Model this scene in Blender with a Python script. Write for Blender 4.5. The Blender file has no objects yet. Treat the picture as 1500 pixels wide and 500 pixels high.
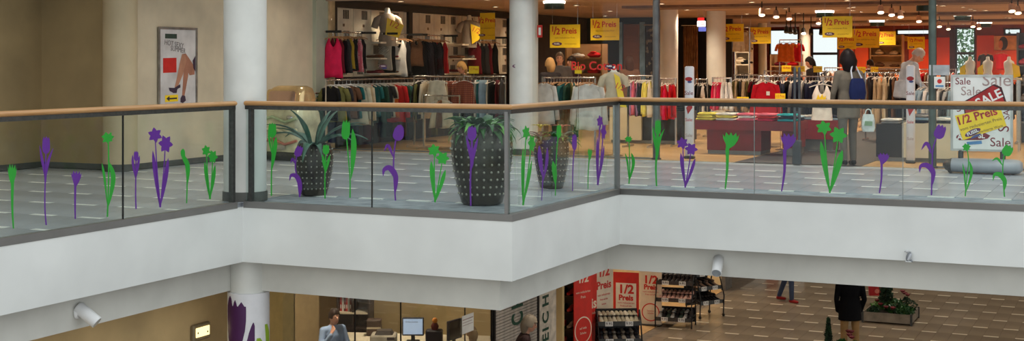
import bpy, bmesh, math, random
from mathutils import Vector, Matrix
random.seed(11)
sc = bpy.context.scene
COL = sc.collection
# ---------------------------------------------------------------- camera
FOC, HOR, EYE = 2030.0, 90.0, 1.515          # focal length in px of a 1500 px frame, horizon row, eye height
YAW = math.radians(24.6)
CS, SN = math.cos(YAW), math.sin(YAW)
cam_d = bpy.data.cameras.new('camera'); cam = bpy.data.objects.new('camera', cam_d); COL.objects.link(cam)
cam_d.sensor_width = 36.0; cam_d.lens = FOC / 1500 * 36.0
cam_d.shift_y = -(250 - HOR) / 1500.0
cam.location = (0, 0, EYE); cam.rotation_euler = (math.pi / 2, 0, YAW)
cam_d.clip_start = 0.1; cam_d.clip_end = 300
sc.camera = cam
# ---------------------------------------------------------------- world, exposure
w = bpy.data.worlds.new('daylight'); sc.world = w; w.use_nodes = True
bg = w.node_tree.nodes['Background']
bg.inputs[0].default_value = (0.93, 0.985, 1.0, 1); bg.inputs[1].default_value = 1.12
sc.view_settings.view_transform = 'Standard'; sc.view_settings.look = 'None'
sc.view_settings.gamma = 1.0; sc.view_settings.use_curve_mapping = False
sc.view_settings.exposure = 0.0
sc.cycles.use_denoising = True
sc.cycles.max_bounces = 8; sc.cycles.transparent_max_bounces = 24
sc.cycles.sample_clamp_indirect = 4.0
SHOP_W = 150.0       # watts of one shop downlight
LOW_W = 110.0        # watts of one ground floor downlight
HALL_W = 90.0
WARM = (1.0, 0.79, 0.56)
SOFT = (1.0, 0.86, 0.68)
NEUT = (1.0, 0.93, 0.82)

# ---------------------------------------------------------------- measuring helpers (pixel + distance -> metres)
def T_(px): return (px - 750.0) / FOC
def zy(py, F): return EYE - (py - HOR) * F / FOC
def wp(px, py, F):
    t = T_(px); return Vector((F * (CS * t - SN), F * (CS + SN * t), zy(py, F)))
def onY(px, Yc):
    t = T_(px); F = Yc / (CS + SN * t); return F * (CS * t - SN), F
def onX(px, Xc):
    t = T_(px); F = Xc / (CS * t - SN); return F * (CS + SN * t), F
def fl(px, py, z=0.0):
    return FOC * (EYE - z) / (py - HOR)

# ---------------------------------------------------------------- materials
def lin(c):
    def f(v):
        v /= 255.0
        return v / 12.92 if v <= 0.04045 else ((v + 0.055) / 1.055) ** 2.4
    return (f(c[0]), f(c[1]), f(c[2]), 1.0)
MATS = {}
def mat(name, col=(200, 200, 200), rough=0.6, metal=0.0, var=0.08, scale=6.0, bump=0.0, emit=0.0, spec=0.5, pattern=None, col2=None):
    if name in MATS: return MATS[name]
    m = bpy.data.materials.new(name); m.use_nodes = True; MATS[name] = m
    nt = m.node_tree; N = nt.nodes; L = nt.links
    b = N['Principled BSDF']
    b.inputs['Roughness'].default_value = rough; b.inputs['Metallic'].default_value = metal
    b.inputs['Specular IOR Level'].default_value = spec
    c = lin(col); b.inputs['Base Color'].default_value = c
    tc = N.new('ShaderNodeTexCoord')
    if emit > 0:
        b.inputs['Emission Color'].default_value = c; b.inputs['Emission Strength'].default_value = emit
    fac = None
    if pattern == 'stripe' or pattern == 'plaid' or pattern == 'zebra':
        wv = N.new('ShaderNodeTexWave'); wv.inputs['Scale'].default_value = scale
        wv.bands_direction = 'X' if pattern != 'zebra' else 'DIAGONAL'
        wv.inputs['Distortion'].default_value = 9.0 if pattern == 'zebra' else 0.3
        L.new(tc.outputs['Object'], wv.inputs['Vector']); fac = wv.outputs['Fac']
        if pattern == 'plaid':
            w2 = N.new('ShaderNodeTexWave'); w2.inputs['Scale'].default_value = scale; w2.bands_direction = 'Z'
            L.new(tc.outputs['Object'], w2.inputs['Vector'])
            ad = N.new('ShaderNodeMath'); ad.operation = 'MULTIPLY'
            L.new(wv.outputs['Fac'], ad.inputs[0]); L.new(w2.outputs['Fac'], ad.inputs[1]); fac = ad.outputs[0]
    elif pattern == 'dots' or pattern == 'floral':
        vo = N.new('ShaderNodeTexVoronoi'); vo.inputs['Scale'].default_value = scale
        if pattern == 'dots': vo.inputs['Randomness'].default_value = 0.15
        L.new(tc.outputs['Object'], vo.inputs['Vector'])
        lt = N.new('ShaderNodeMath'); lt.operation = 'LESS_THAN'; lt.inputs[1].default_value = 0.3
        L.new(vo.outputs['Distance'], lt.inputs[0]); fac = lt.outputs[0]
    elif pattern == 'wood':
        mp = N.new('ShaderNodeMapping'); mp.inputs['Scale'].default_value = (1.0, 14.0, 14.0)
        ns = N.new('ShaderNodeTexNoise'); ns.inputs['Scale'].default_value = scale; ns.inputs['Detail'].default_value = 5
        L.new(tc.outputs['Object'], mp.inputs['Vector']); L.new(mp.outputs[0], ns.inputs['Vector']); fac = ns.outputs['Fac']
    elif pattern == 'planks':
        br = N.new('ShaderNodeTexBrick'); br.inputs['Scale'].default_value = 1.0
        br.inputs['Brick Width'].default_value = 1.2; br.inputs['Row Height'].default_value = 0.13; br.inputs['Mortar Size'].default_value = 0.004
        br.inputs['Color1'].default_value = c; br.inputs['Color2'].default_value = lin(col2); br.inputs['Mortar'].default_value = lin(tuple(v * 0.6 for v in col))
        L.new(tc.outputs['Object'], br.inputs['Vector']); L.new(br.outputs['Color'], b.inputs['Base Color'])
    if fac is None and pattern is None and var > 0:
        ns = N.new('ShaderNodeTexNoise'); ns.inputs['Scale'].default_value = scale; ns.inputs['Detail'].default_value = 4
        L.new(tc.outputs['Object'], ns.inputs['Vector']); fac = ns.outputs['Fac']
        col2 = tuple(max(0, v * (1 - 2.2 * var)) for v in col)
        col1 = tuple(min(255, v * (1 + 1.0 * var)) for v in col)
    else:
        col1 = col
    if fac is not None:
        cr = N.new('ShaderNodeValToRGB'); cr.color_ramp.elements[0].position = 0.3; cr.color_ramp.elements[1].position = 0.7
        cr.color_ramp.elements[0].color = lin(col2 if col2 else tuple(v * 0.8 for v in col)); cr.color_ramp.elements[1].color = lin(col1)
        L.new(fac, cr.inputs[0]); L.new(cr.outputs[0], b.inputs['Base Color'])
    if bump > 0:
        n2 = N.new('ShaderNodeTexNoise'); n2.inputs['Scale'].default_value = 40; L.new(tc.outputs['Object'], n2.inputs['Vector'])
        bp = N.new('ShaderNodeBump'); bp.inputs['Strength'].default_value = bump; bp.inputs['Distance'].default_value = 0.01
        L.new(n2.outputs['Fac'], bp.inputs['Height']); L.new(bp.outputs[0], b.inputs['Normal'])
    return m
def glass_mat(name, tint=(235, 245, 242), refl=0.06, rough=0.02):
    if name in MATS: return MATS[name]
    m = bpy.data.materials.new(name); m.use_nodes = True; MATS[name] = m
    nt = m.node_tree; N = nt.nodes; L = nt.links
    N.remove(N['Principled BSDF'])
    tr = N.new('ShaderNodeBsdfTransparent'); tr.inputs[0].default_value = lin(tint)
    gl = N.new('ShaderNodeBsdfGlossy'); gl.inputs['Roughness'].default_value = rough; gl.inputs[0].default_value = (1, 1, 1, 1)
    lw = N.new('ShaderNodeLayerWeight'); lw.inputs['Blend'].default_value = 0.18
    ml = N.new('ShaderNodeMath'); ml.operation = 'MULTIPLY_ADD'; ml.inputs[1].default_value = 0.16; ml.inputs[2].default_value = refl
    mx = N.new('ShaderNodeMixShader')
    L.new(lw.outputs['Fresnel'], ml.inputs[0]); L.new(ml.outputs[0], mx.inputs[0])
    L.new(tr.outputs[0], mx.inputs[1]); L.new(gl.outputs[0], mx.inputs[2])
    L.new(mx.outputs[0], N['Material Output'].inputs[0])
    return m
def cmat(c, rough=0.75):
    return mat('cloth_%d_%d_%d' % tuple(c), c, rough, 0, 0.04, 9, 0.15, 0, 0.15)

# ---------------------------------------------------------------- mesh building
def rotz(p, a):
    c, s = math.cos(a), math.sin(a); return (p[0] * c - p[1] * s, p[0] * s + p[1] * c, p[2])
class MB:
    def __init__(s): s.v = []; s.f = []
    def add(s, v, f):
        o = len(s.v); s.v += [tuple(p) for p in v]; s.f += [tuple(i + o for i in q) for q in f]; return s
    def box(s, x0, x1, y0, y1, z0, z1):
        return s.add([(x0, y0, z0), (x1, y0, z0), (x1, y1, z0), (x0, y1, z0), (x0, y0, z1), (x1, y0, z1), (x1, y1, z1), (x0, y1, z1)],
                     [(0, 3, 2, 1), (4, 5, 6, 7), (0, 1, 5, 4), (1, 2, 6, 5), (2, 3, 7, 6), (3, 0, 4, 7)])
    def rbox(s, x0, x1, y0, y1, z0, z1, r=0.01):          # box with chamfered vertical and top edges
        pts = [(x0 + r, y0), (x1 - r, y0), (x1, y0 + r), (x1, y1 - r), (x1 - r, y1), (x0 + r, y1), (x0, y1 - r), (x0, y0 + r)]
        cx, cy = (x0 + x1) / 2, (y0 + y1) / 2
        def ring(z, k): return [(cx + (p[0] - cx) * (1 - k * r / max(1e-6, (x1 - x0) / 2)), cy + (p[1] - cy) * (1 - k * r / max(1e-6, (y1 - y0) / 2)), z) for p in pts]
        rings = [ring(z0, 1), ring(z0 + r, 0), ring(z1 - r, 0), ring(z1, 1)]
        return s.loft(rings)
    def loft(s, rings, cap=True, closed=True):
        n = len(rings[0]); v = [p for r in rings for p in r]; f = []
        for k in range(len(rings) - 1):
            for i in range(n if closed else n - 1):
                j = (i + 1) % n; f.append((k * n + i, k * n + j, (k + 1) * n + j, (k + 1) * n + i))
        if cap:
            f.append(tuple(range(n - 1, -1, -1))); f.append(tuple((len(rings) - 1) * n + i for i in range(n)))
        return s.add(v, f)
    def tube(s, pts, rad, n=8, cap=True):
        pts = [Vector(p) for p in pts]
        if not hasattr(rad, '__len__'): rad = [rad] * len(pts)
        rings = []; up = None
        for k, p in enumerate(pts):
            d = (pts[min(k + 1, len(pts) - 1)] - pts[max(k - 1, 0)]).normalized()
            if up is None:
                up = Vector((0, 0, 1)) if abs(d.z) < 0.9 else Vector((0, 1, 0))
            a = d.cross(up).normalized(); b2 = a.cross(d).normalized(); up = b2
            rings.append([tuple(p + rad[k] * (math.cos(2 * math.pi * i / n) * a + math.sin(2 * math.pi * i / n) * b2)) for i in range(n)])
        return s.loft(rings, cap)
    def cyl(s, p0, p1, r0, r1=None, n=12): return s.tube([p0, p1], [r0, r0 if r1 is None else r1], n)
    def lathe(s, prof, n=24, c=(0, 0, 0), cap=True):
        return s.loft([[(c[0] + r * math.cos(2 * math.pi * i / n), c[1] + r * math.sin(2 * math.pi * i / n), c[2] + z) for i in range(n)] for r, z in prof], cap)
    def ell(s, c, r, nu=12, nv=8, R=None):
        rings = []
        for k in range(nv + 1):
            a = -math.pi / 2 + math.pi * k / nv; rr = max(0.02, math.cos(a)); ring = []
            for i in range(nu):
                t = 2 * math.pi * i / nu
                p = Vector((r[0] * rr * math.cos(t), r[1] * rr * math.sin(t), r[2] * math.sin(a)))
                if R: p = R @ p
                ring.append((c[0] + p.x, c[1] + p.y, c[2] + p.z))
            rings.append(ring)
        return s.loft(rings)
    def prism(s, poly, z0, z1):
        return s.loft([[(p[0], p[1], z0) for p in poly], [(p[0], p[1], z1) for p in poly]])
    def flat(s, poly3, nrm, th):                              # planar polygon (3-D points) with a little thickness
        n = Vector(nrm) * th
        a = [tuple(Vector(p)) for p in poly3]; b = [tuple(Vector(p) + n) for p in poly3]
        return s.loft([a, b])
    def build(s, name, m=None, parent=None, world=False, smooth=False, fix=True):
        me = bpy.data.meshes.new(name); v = s.v
        if world and parent is not None:
            inv = parent.matrix_basis.inverted(); v = [tuple(inv @ Vector(p)) for p in v]
        me.from_pydata(v, [], s.f)
        if fix:
            bm = bmesh.new(); bm.from_mesh(me); bmesh.ops.recalc_face_normals(bm, faces=bm.faces); bm.to_mesh(me); bm.free()
        if smooth:
            me.polygons.foreach_set('use_smooth', [True] * len(me.polygons))
            try: me.set_sharp_from_angle(angle=math.radians(50))
            except Exception: pass
        return link(name, me, m, parent)
def link(name, me, m=None, parent=None, loc=None, rot=None, scale=None):
    o = bpy.data.objects.new(name, me); COL.objects.link(o)
    if m is not None:
        if len(me.materials) == 0: me.materials.append(m)
        elif me.materials[0] is not m:
            o.material_slots[0].link = 'OBJECT'; o.material_slots[0].material = m
    if parent is not None: o.parent = parent
    if loc is not None: o.location = loc
    if rot is not None: o.rotation_euler = rot
    if scale is not None: o.scale = scale
    return o
def thing(name, label, cat, loc=(0, 0, 0), rz=0.0, group=None):
    o = bpy.data.objects.new(name, None); COL.objects.link(o); o.empty_display_size = 0.05
    o.matrix_basis = Matrix.Translation(Vector(loc)) @ Matrix.Rotation(rz, 4, 'Z')
    return tag(o, label, cat, group)
def tag(o, label, cat, group=None):
    o['label'] = label; o['category'] = cat
    if group: o['group'] = group
    return o
def struct(o): o['kind'] = 'structure'; return o
def stuff(o): o['kind'] = 'stuff'; return o
ORD = ['first', 'second', 'third', 'fourth', 'fifth', 'sixth', 'seventh', 'eighth', 'ninth', 'tenth', 'eleventh', 'twelfth', 'thirteenth', 'fourteenth', 'fifteenth', 'sixteenth', 'seventeenth', 'eighteenth', 'nineteenth', 'twentieth', 'twenty-first', 'twenty-second', 'twenty-third', 'twenty-fourth', 'twenty-fifth', 'twenty-sixth', 'twenty-seventh', 'twenty-eighth', 'twenty-ninth', 'thirtieth', 'thirty-first', 'thirty-second', 'thirty-third', 'thirty-fourth']
TXT = {}
def text_mesh(body, size, bold=0.0, align='CENTER'):
    key = (body, round(size, 4), bold, align)
    if key in TXT: return TXT[key]
    cu = bpy.data.curves.new('lettering', 'FONT'); cu.body = body; cu.size = size; cu.align_x = align; cu.align_y = 'CENTER'
    cu.offset = bold; cu.extrude = 0.0008; cu.resolution_u = 3
    o = bpy.data.objects.new('lettering', cu); COL.objects.link(o)
    dg = bpy.context.evaluated_depsgraph_get(); dg.update()
    me = bpy.data.meshes.new_from_object(o.evaluated_get(dg)); me.name = 'lettering'
    bpy.data.objects.remove(o); TXT[key] = me
    return me
def lettering(body, size, m, parent, loc, rot=(math.pi / 2, 0, 0), bold=0.0, sx=1.0, align='CENTER', name='lettering'):
    me = text_mesh(body, size, bold, align)
    if len(me.materials) and me.materials[0] is not m: me = me.copy(); me.materials.clear()
    return link(name, me, m, parent, loc, rot, (sx, 1, 1))
# ================================================================ the setting
EX, FX, FY, RY = -8.86, -5.68, 12.36, 15.42     # edges of the upper floor round the atrium
SHOPY, BACKY, LWX = 20.4, 44.0, -13.0           # shop front line, back wall, shop's left wall
LOWZ = -4.0
BEAM, FASC = -0.98, -0.64
m_white = mat('white_fascia_paint', (230, 232, 230), 0.55, 0, 0.02, 1.2)
m_beam = mat('white_beam_paint', (214, 213, 206), 0.6, 0, 0.03, 1.5)
m_col = mat('white_column_paint', (222, 222, 216), 0.45, 0, 0.03, 2)
m_wallbe = mat('beige_wall_paint', (214, 198, 170), 0.8, 0, 0.04, 1.5)
m_wallbr = mat('brown_wall_paint', (168, 146, 106), 0.8, 0, 0.04, 1.5)
m_skirt = mat('grey_skirting', (88, 88, 84), 0.5, 0, 0.05)
m_steel = mat('brushed_steel', (132, 130, 128), 0.42, 0.5, 0.02, 3)
m_darksteel = mat('dark_steel', (86, 86, 84), 0.4, 0.7, 0.06, 30)
m_handrail = mat('oak_handrail', (206, 158, 104), 0.3, 0, 0, 3.0, pattern='wood', col2=(178, 128, 78))
m_grout = mat('floor_grout', (154, 158, 164), 0.8)
m_tile = mat('grey_floor_tile', (176, 181, 188), 0.24, 0, 0.05, 0.7)
m_inlay = mat('white_floor_inlay', (238, 238, 232), 0.35, 0, 0.03)
m_grout_l = mat('ground_floor_grout', (118, 103, 86), 0.8)
m_tile_l = mat('brown_floor_tile', (150, 132, 110), 0.22, 0, 0.06, 0.7)
m_inlay_l = mat('cream_floor_inlay', (222, 206, 178), 0.35, 0, 0.03)
m_parquet = mat('shop_parquet', (208, 170, 122), 0.32, 0, 0, 1, pattern='planks', col2=(194, 154, 106))
m_shopceil = mat('shop_ceiling_paint', (176, 146, 124), 0.7, 0, 0.04, 1)
m_black = mat('black_metal', (24, 22, 22), 0.45, 0.2, 0.05)
m_chrome = mat('chrome', (205, 205, 205), 0.22, 1.0, 0.02)
m_glass = glass_mat('balustrade_glass', (246, 251, 250), 0.012)
m_sglass = glass_mat('shop_glass', (248, 250, 249), 0.008)
m_red = mat('sign_red', (205, 38, 30), 0.5, 0, 0.03)
m_yel = mat('sign_yellow', (250, 212, 30), 0.5, 0, 0.02)
m_paper = mat('white_paper', (236, 234, 228), 0.6, 0, 0.02)
m_ink = mat('dark_ink', (50, 42, 44), 0.6, 0, 0.02)

# upper floor slab
UP = [(-20, 3), (EX, 3), (EX, FY), (FX, FY), (FX, RY), (6, RY), (6, 46), (-20, 46)]
b = MB().prism([(x, y) for x, y in UP], FASC + 0.01, -0.008)
floor_upper = struct(b.build('floor_upper', m_grout))
# fascia boards and recessed beams along the atrium edge
def run_box(x0, y0, x1, y1, z0, z1, th, inset):
    """box behind the line (x0,y0)-(x1,y1); the building is on the far side (left/up)"""
    mb = MB()
    if abs(x0 - x1) < 1e-6:
        mb.box(x0 - inset - th, x0 - inset, min(y0, y1), max(y0, y1), z0, z1)
    else:
        mb.box(min(x0, x1), max(x0, x1), y0 + inset, y0 + inset + th, z0, z1)
    return mb
e = 0.04
for i, (x0, y0, x1, y1) in enumerate([(EX + e, 3, EX + e, FY - e), (EX, FY - e, FX + e, FY - e), (FX + e, FY, FX + e, RY - e), (FX, RY - e, 6, RY - e)]):
    yy1 = y1 + (0.0 if i != 0 else 0)
    struct(run_box(x0, y0, x1, y1, FASC, -0.05, e, 0).build('trim_%d' % (i + 1), m_white))
s = 0.20
for i, (x0, y0, x1, y1) in enumerate([(EX - s, 3, EX - s, FY + s), (EX - s, FY + s, FX - s, FY + s), (FX - s, FY + s + 0.3, FX - s, RY + s), (FX - s, RY + s, 6, RY + s)]):
    struct(run_box(x0, y0, x1, y1, BEAM, FASC + 0.005, 0.30, 0).build('trim_%d' % (i + 5), m_beam))
# storey above: unseen ceiling over the galleries, edge set back to let daylight in
struct(MB().prism([(-20, 3), (-9.9, 3), (-9.9, 19.5), (6, 19.5), (6, 46), (-20, 46)], 3.2, 3.6).build('ceiling_upper', mat('gallery_ceiling_paint', (214, 206, 190), 0.8)))
# lower ceiling
struct(MB().prism([(-20, 3), (EX - .5, 3), (EX - .5, FY + .5), (FX - .5, FY + .5), (FX - .5, RY + .5), (6, RY + .5), (6, 46), (-20, 46)], -0.93, -0.90).build('ceiling_lower', mat('lower_ceiling_paint', (205, 196, 180), 0.8)))
# ground floor slab
floor_lower = struct(MB().box(-20, 14, 3, 46, LOWZ - 0.2, LOWZ - 0.008).build('floor_lower', m_grout_l))

# floor tiles: columns 0.30 m wide, 0.93 m long tiles, a pale inlay at every second joint
def project(x, y, z):
    F = -SN * x + CS * y; r = CS * x + SN * y
    return 750 + FOC * r / F, HOR + (EYE - z) * FOC / F, F
def lay_tiles(parent, inside, xr, yr, z, x0, y0, mt, mi, most=300):
    tw, tl = 0.30, 0.93
    def tile_mesh(w_, l_, h, m):
        mb = MB().box(-w_ / 2, w_ / 2, -l_ / 2, l_ / 2, -0.008, h); me = bpy.data.meshes.new('tile'); me.from_pydata(mb.v, [], mb.f); me.materials.append(m); return me
    tiles, inl = [], []
    for k in range(int((xr[0] - x0) / tw), int((xr[1] - x0) / tw)):
        cx = x0 + k * tw
        for j in range(int((yr[0] - y0) / tl), int((yr[1] - y0) / tl)):
            ystart = y0 + j * tl; cy = ystart + tl / 2
            if inside(cx, cy):
                px, py, F = project(cx, cy, z)
                if F > 1 and -60 < px < 1560 and py < 530: tiles.append((F, cx, cy))
                if (j + k) % 2 == 0 and inside(cx, ystart): 
                    if F > 1 and -60 < px < 1560 and py < 540: inl.append((F, cx, ystart))
    tiles.sort(); inl.sort()
    me = tile_mesh(tw - 0.004, tl - 0.004, 0.0, mt); mi_me = tile_mesh(tw - 0.01, 0.085, 0.0012, mi)
    for name, lst, mesh in (('tile', tiles, me), ('floor_inlay', inl, mi_me)):
        for F, cx, cy in lst[:most]: link(name, mesh, None, parent, (cx, cy, z))
        rest = lst[most:]
        if rest:
            mb = MB()
            for F, cx, cy in rest:
                mb.add([(v.co.x + cx, v.co.y + cy, v.co.z + z) for v in mesh.vertices], [tuple(p.vertices) for p in mesh.polygons])
            stuff(mb.build(name + '_field', mesh.materials[0], parent, fix=False))
def in_up(x, y):
    if y > SHOPY - 0.3: return False
    if x < -14.3 or (y > 15.3 and x < -12.8): return False
    if y < FY + 0.55: return x < EX - 0.12
    if y < RY + 0.55: return x < FX - 0.12
    return True
lay_tiles(floor_upper, in_up, (-15, 2), (7, 21), 0.0, -5.69, 16.08, m_tile, m_inlay)
lay_tiles(floor_lower, lambda x, y: x > -9.1, (-10, 4), (22, 41), LOWZ, -8.83, 31.08, m_tile_l, m_inlay_l)
# plain tile surface of the gallery's margins is the grout slab itself; shop parquet and dark walkway
parq = struct(MB().box(-13, 6, SHOPY - 0.06, BACKY, -0.008, 0.0).build('floor_shop', m_parquet))
struct(MB().box(-5.62, -3.74, SHOPY - 0.1, 40, 0.0005, 0.004).build('floor_walkway', mat('dark_walkway_tile', (56, 56, 64), 0.5, 0, 0.05)))

# walls of the upper floor
struct(MB().box(-14.55, -14.4, 3, 15.25, 0, 3.2).build('wall_left', m_wallbr))
struct(MB().box(-14.4, -12.87, 15.25, 15.4, 0, 3.2).build('wall_recess', m_wallbr))
struct(MB().box(-13.05, -12.87, 15.4, SHOPY - 0.05, 0, 3.2).build('wall_poster', m_wallbe))
struct(MB().box(-14.4, -14.385, 3, 15.25, 0, 0.08).box(-14.4, -13.1, 15.235, 15.25, 0, 0.08).build('baseboard_recess', m_skirt))
struct(MB().box(-12.87, -12.855, 15.4, SHOPY - 0.9, 0, 0.08).build('baseboard_poster', m_skirt))
struct(MB().box(-12.87, -12.80, SHOPY - 0.42, SHOPY - 0.05, 0, 3.2).build('trim_9', mat('pale_green_frame', (176, 180, 160), 0.5, 0, .015)))
struct(MB().box(-13.0, -12.78, SHOPY - 0.05, SHOPY + 0.15, 0, 2.62).build('trim_10', mat('beige_frame', (196, 172, 132), 0.5)))
struct(MB().box(-13.15, LWX, 28.3, BACKY + .2, 0, 2.75).build('wall_shop_left_rear', mat('shop_wall_dark', (58, 42, 38), .8)))
struct(MB().box(-13.15, LWX, SHOPY - 0.05, 28.3, 0, 2.75).build('wall_shop_left', mat('shop_wall_beige', (190, 168, 138), 0.8)))
struct(MB().box(4.0, 4.15, SHOPY, BACKY + .2, 0, 2.75).build('wall_shop_right', mat('shop_wall_orange_tan', (196, 120, 70), 0.8)))
# shop ceiling with two drop bands
struct(MB().box(-13.15, 4.15, SHOPY - 0.1, BACKY + 0.2, 2.62, 2.7).build('ceiling_shop', m_shopceil))
struct(MB().box(-13.1, 4.1, SHOPY - 0.12, SHOPY - 0.04, 2.55, 3.2).build('trim_11', m_shopceil))
m_band = mat('ceiling_band_dark', (120, 92, 78), 0.7)
for i, (y0, y1, d) in enumerate([(26.0, 27.0, 0.05), (32.2, 33.2, 0.06), (38.0, 39.0, 0.06)]):
    struct(MB().box(-9.5, 4.0, y0, y1, 2.62 - d, 2.62).build('trim_%d' % (12 + i), m_band))

# columns
def column(name, x, y, r, z0, z1, label, base=True, m=None):
    t = thing(name, label, 'column', (x, y, z0))
    MB().lathe([(r, 0), (r, z1 - z0)], 40).build('shaft', m or m_col, t, smooth=True)
    if base: MB().lathe([(r + 0.012, 0), (r + 0.012, 0.10), (r, 0.10)], 40).build('plinth', m_skirt, t, smooth=True)
    return t
C1 = (-8.97, 12.575)
R1 = 0.232
column('round_column', C1[0], C1[1], R1, 0.0, 3.9, 'white round column at the inner corner where two handrails meet')
column('round_column', -12.93, 15.2, 0.235, 0.0, 3.2, 'round column tinted cream for warm light beside the framed poster wall', True, mat('column_warm_light_tint', (200, 182, 148), .6, 0, .03, 2))  # cream albedo stands in for the warmer, dimmer light on this column
column('round_column', -9.23, 20.62, 0.235, 0.0, 3.2, 'white round column standing in the shop front behind the largest planter')
Fc = 29.5; p = wp(980, 90, Fc); column('round_column', p.x, p.y, 0.19, 0.0, 2.62, 'cream round column inside the shop just right of the dark steel post')
Fc = 30.5; p = wp(1049, 90, Fc); column('round_column', p.x, p.y, 0.21, 0.0, 2.62, 'cream round column inside the shop beside the small lit logo sign')
p = wp(1179, 90, 41.0); column('round_column', p.x, p.y, 0.16, 0.0, 2.62, 'slim white round column in front of the far shop window')
p = wp(1117, 90, 40.0); column('round_column', p.x, p.y, 0.12, 0.0, 2.62, 'slim white round column behind the clothes shelves at the shop rear')

# back wall of the shop, with windows
def Xb(px): return onY(px, BACKY)[0]
m_bwall = mat('shop_back_wall_maroon', (120, 44, 36), 0.7)
m_frame = mat('dark_window_frame', (38, 36, 48), 0.5)
opens = [(Xb(1126), Xb(1170), 1.7, 2.55), (Xb(1188), Xb(1228), 0.95, 2.58), (Xb(1312), Xb(1362), 2.32, 2.52), (Xb(1399), Xb(1429), 0.75, 2.55), (Xb(1470), Xb(1496), 2.3, 2.52)]
wb = MB(); cur = LWX
for x0, x1, z0, z1 in opens:
    wb.box(cur, x0, BACKY, BACKY + .2, 0, 2.62); wb.box(x0, x1, BACKY, BACKY + .2, 0, z0); wb.box(x0, x1, BACKY, BACKY + .2, z1, 2.62); cur = x1
wb.box(cur, 4.1, BACKY, BACKY + .2, 0, 2.62)
struct(wb.build('wall_back', m_bwall))
for i, (x0, x1, z0, z1) in enumerate(opens):
    wn = bpy.data.objects.new('window_%d' % (i + 1), None); COL.objects.link(wn); struct(wn)
    f = MB(); t_ = 0.05
    for (a0, a1, c0, c1) in ((x0, x0 + t_, z0, z1), (x1 - t_, x1, z0, z1), (x0, x1, z0, z0 + t_), (x0, x1, z1 - t_, z1)): f.box(a0, a1, BACKY + .05, BACKY + .12, c0, c1)
    f.build('window_frame', m_frame, wn)
    MB().box(x0, x1, BACKY + .08, BACKY + .09, z0, z1).build('pane', m_sglass, wn)
    if z1 - z0 > 1.2: MB().box(x0, x1, BACKY - 0.02, BACKY + .06, 1.72, 1.80).build('transom', m_frame, wn)
# ================================================================ glass balustrades
def bal_run(label, p0, p1, joints, posts, miter0, miter1, jw=.005):
    """p0->p1 along the edge; joints = positions of glass joints along the run; posts = steel posts"""
    p0 = Vector((p0[0], p0[1], 0)); p1 = Vector((p1[0], p1[1], 0)); L = (p1 - p0).length; d = (p1 - p0).normalized(); n = Vector((-d.y, d.x, 0))
    t = thing('glass_balustrade', label, 'balustrade', p0, math.atan2(d.y, d.x))
    # local frame: x along the run, y to the left of travel
    def prof_run(prof, name, m, a0=0.0, a1=L, smooth=True):
        r0 = [(a0 + miter0 * y, y, z) for y, z in prof]; r1 = [(a1 + miter1 * y, y, z) for y, z in prof]
        return MB().loft([r0, r1]).build(name, m, t, smooth=smooth)
    hr = [(0.042 * math.cos(a), 1.066 + 0.026 * math.sin(a) * (1.0 if math.sin(a) > 0 else 1.1)) for a in [2 * math.pi * i / 16 for i in range(16)]]
    prof_run(hr, 'handrail', m_handrail)
    prof_run([(-0.02, 1.0), (0.02, 1.0), (0.02, 1.045), (-0.02, 1.045)], 'top_channel', m_darksteel)
    prof_run([(-0.045, -0.055), (0.035, -0.055), (0.035, 0.012), (-0.045, 0.012)], 'bottom_channel', m_steel)
    js = [0.0] + joints + [L]
    for a, c in zip(js[:-1], js[1:]):
        MB().box(a + 0.006, c - 0.006, -0.008, 0.008, 0.0, 1.02).build('glass_panel', m_glass, t)
        if a > 0: MB().box(a - jw, a + jw, -0.0082, 0.0082, 0.0, 1.0).build('joint_seal', m_black if jw > .004 else mat('clear_seal_grey', (132, 142, 142), .4), t)
    for q in posts:
        MB().box(q - 0.018, q + 0.018, -0.03, 0.03, 0.0, 1.02).build('post', m_steel if q > 1 and L < 3.5 else m_darksteel, t)
    return t
G = 0.0
def alongY(px): return onX(px, EX - G)[0]
y180 = alongY(180)
yend = C1[1] - R1 - 0.02
bal_run('glass balustrade on the left running to the white corner column', (EX, 6.0), (EX, alongY(343)), [y180 - 3.4 - 6, y180 - 1.7 - 6, y180 - 6], [alongY(340) - 6], 0, 0)
x0f = onY(367, FY)[0]; x545 = onY(545, FY)[0]
bal_run('glass balustrade in front of the two larger planters', (x0f - 0.06, FY), (FX, FY), [x545 - x0f + 0.06], [0.07, FX - x0f + 0.03], 0, -1)
bal_run('short receding glass balustrade beside the smallest planter', (FX, FY), (FX, RY), [], [RY - FY - 0.03], 1, 1)
bal_run('long glass balustrade in front of the shop entrance', (FX, RY), (5.5, RY), [1.64, 3.28, 4.92, 6.56, 8.2], [], -1, 0, .003)

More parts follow.
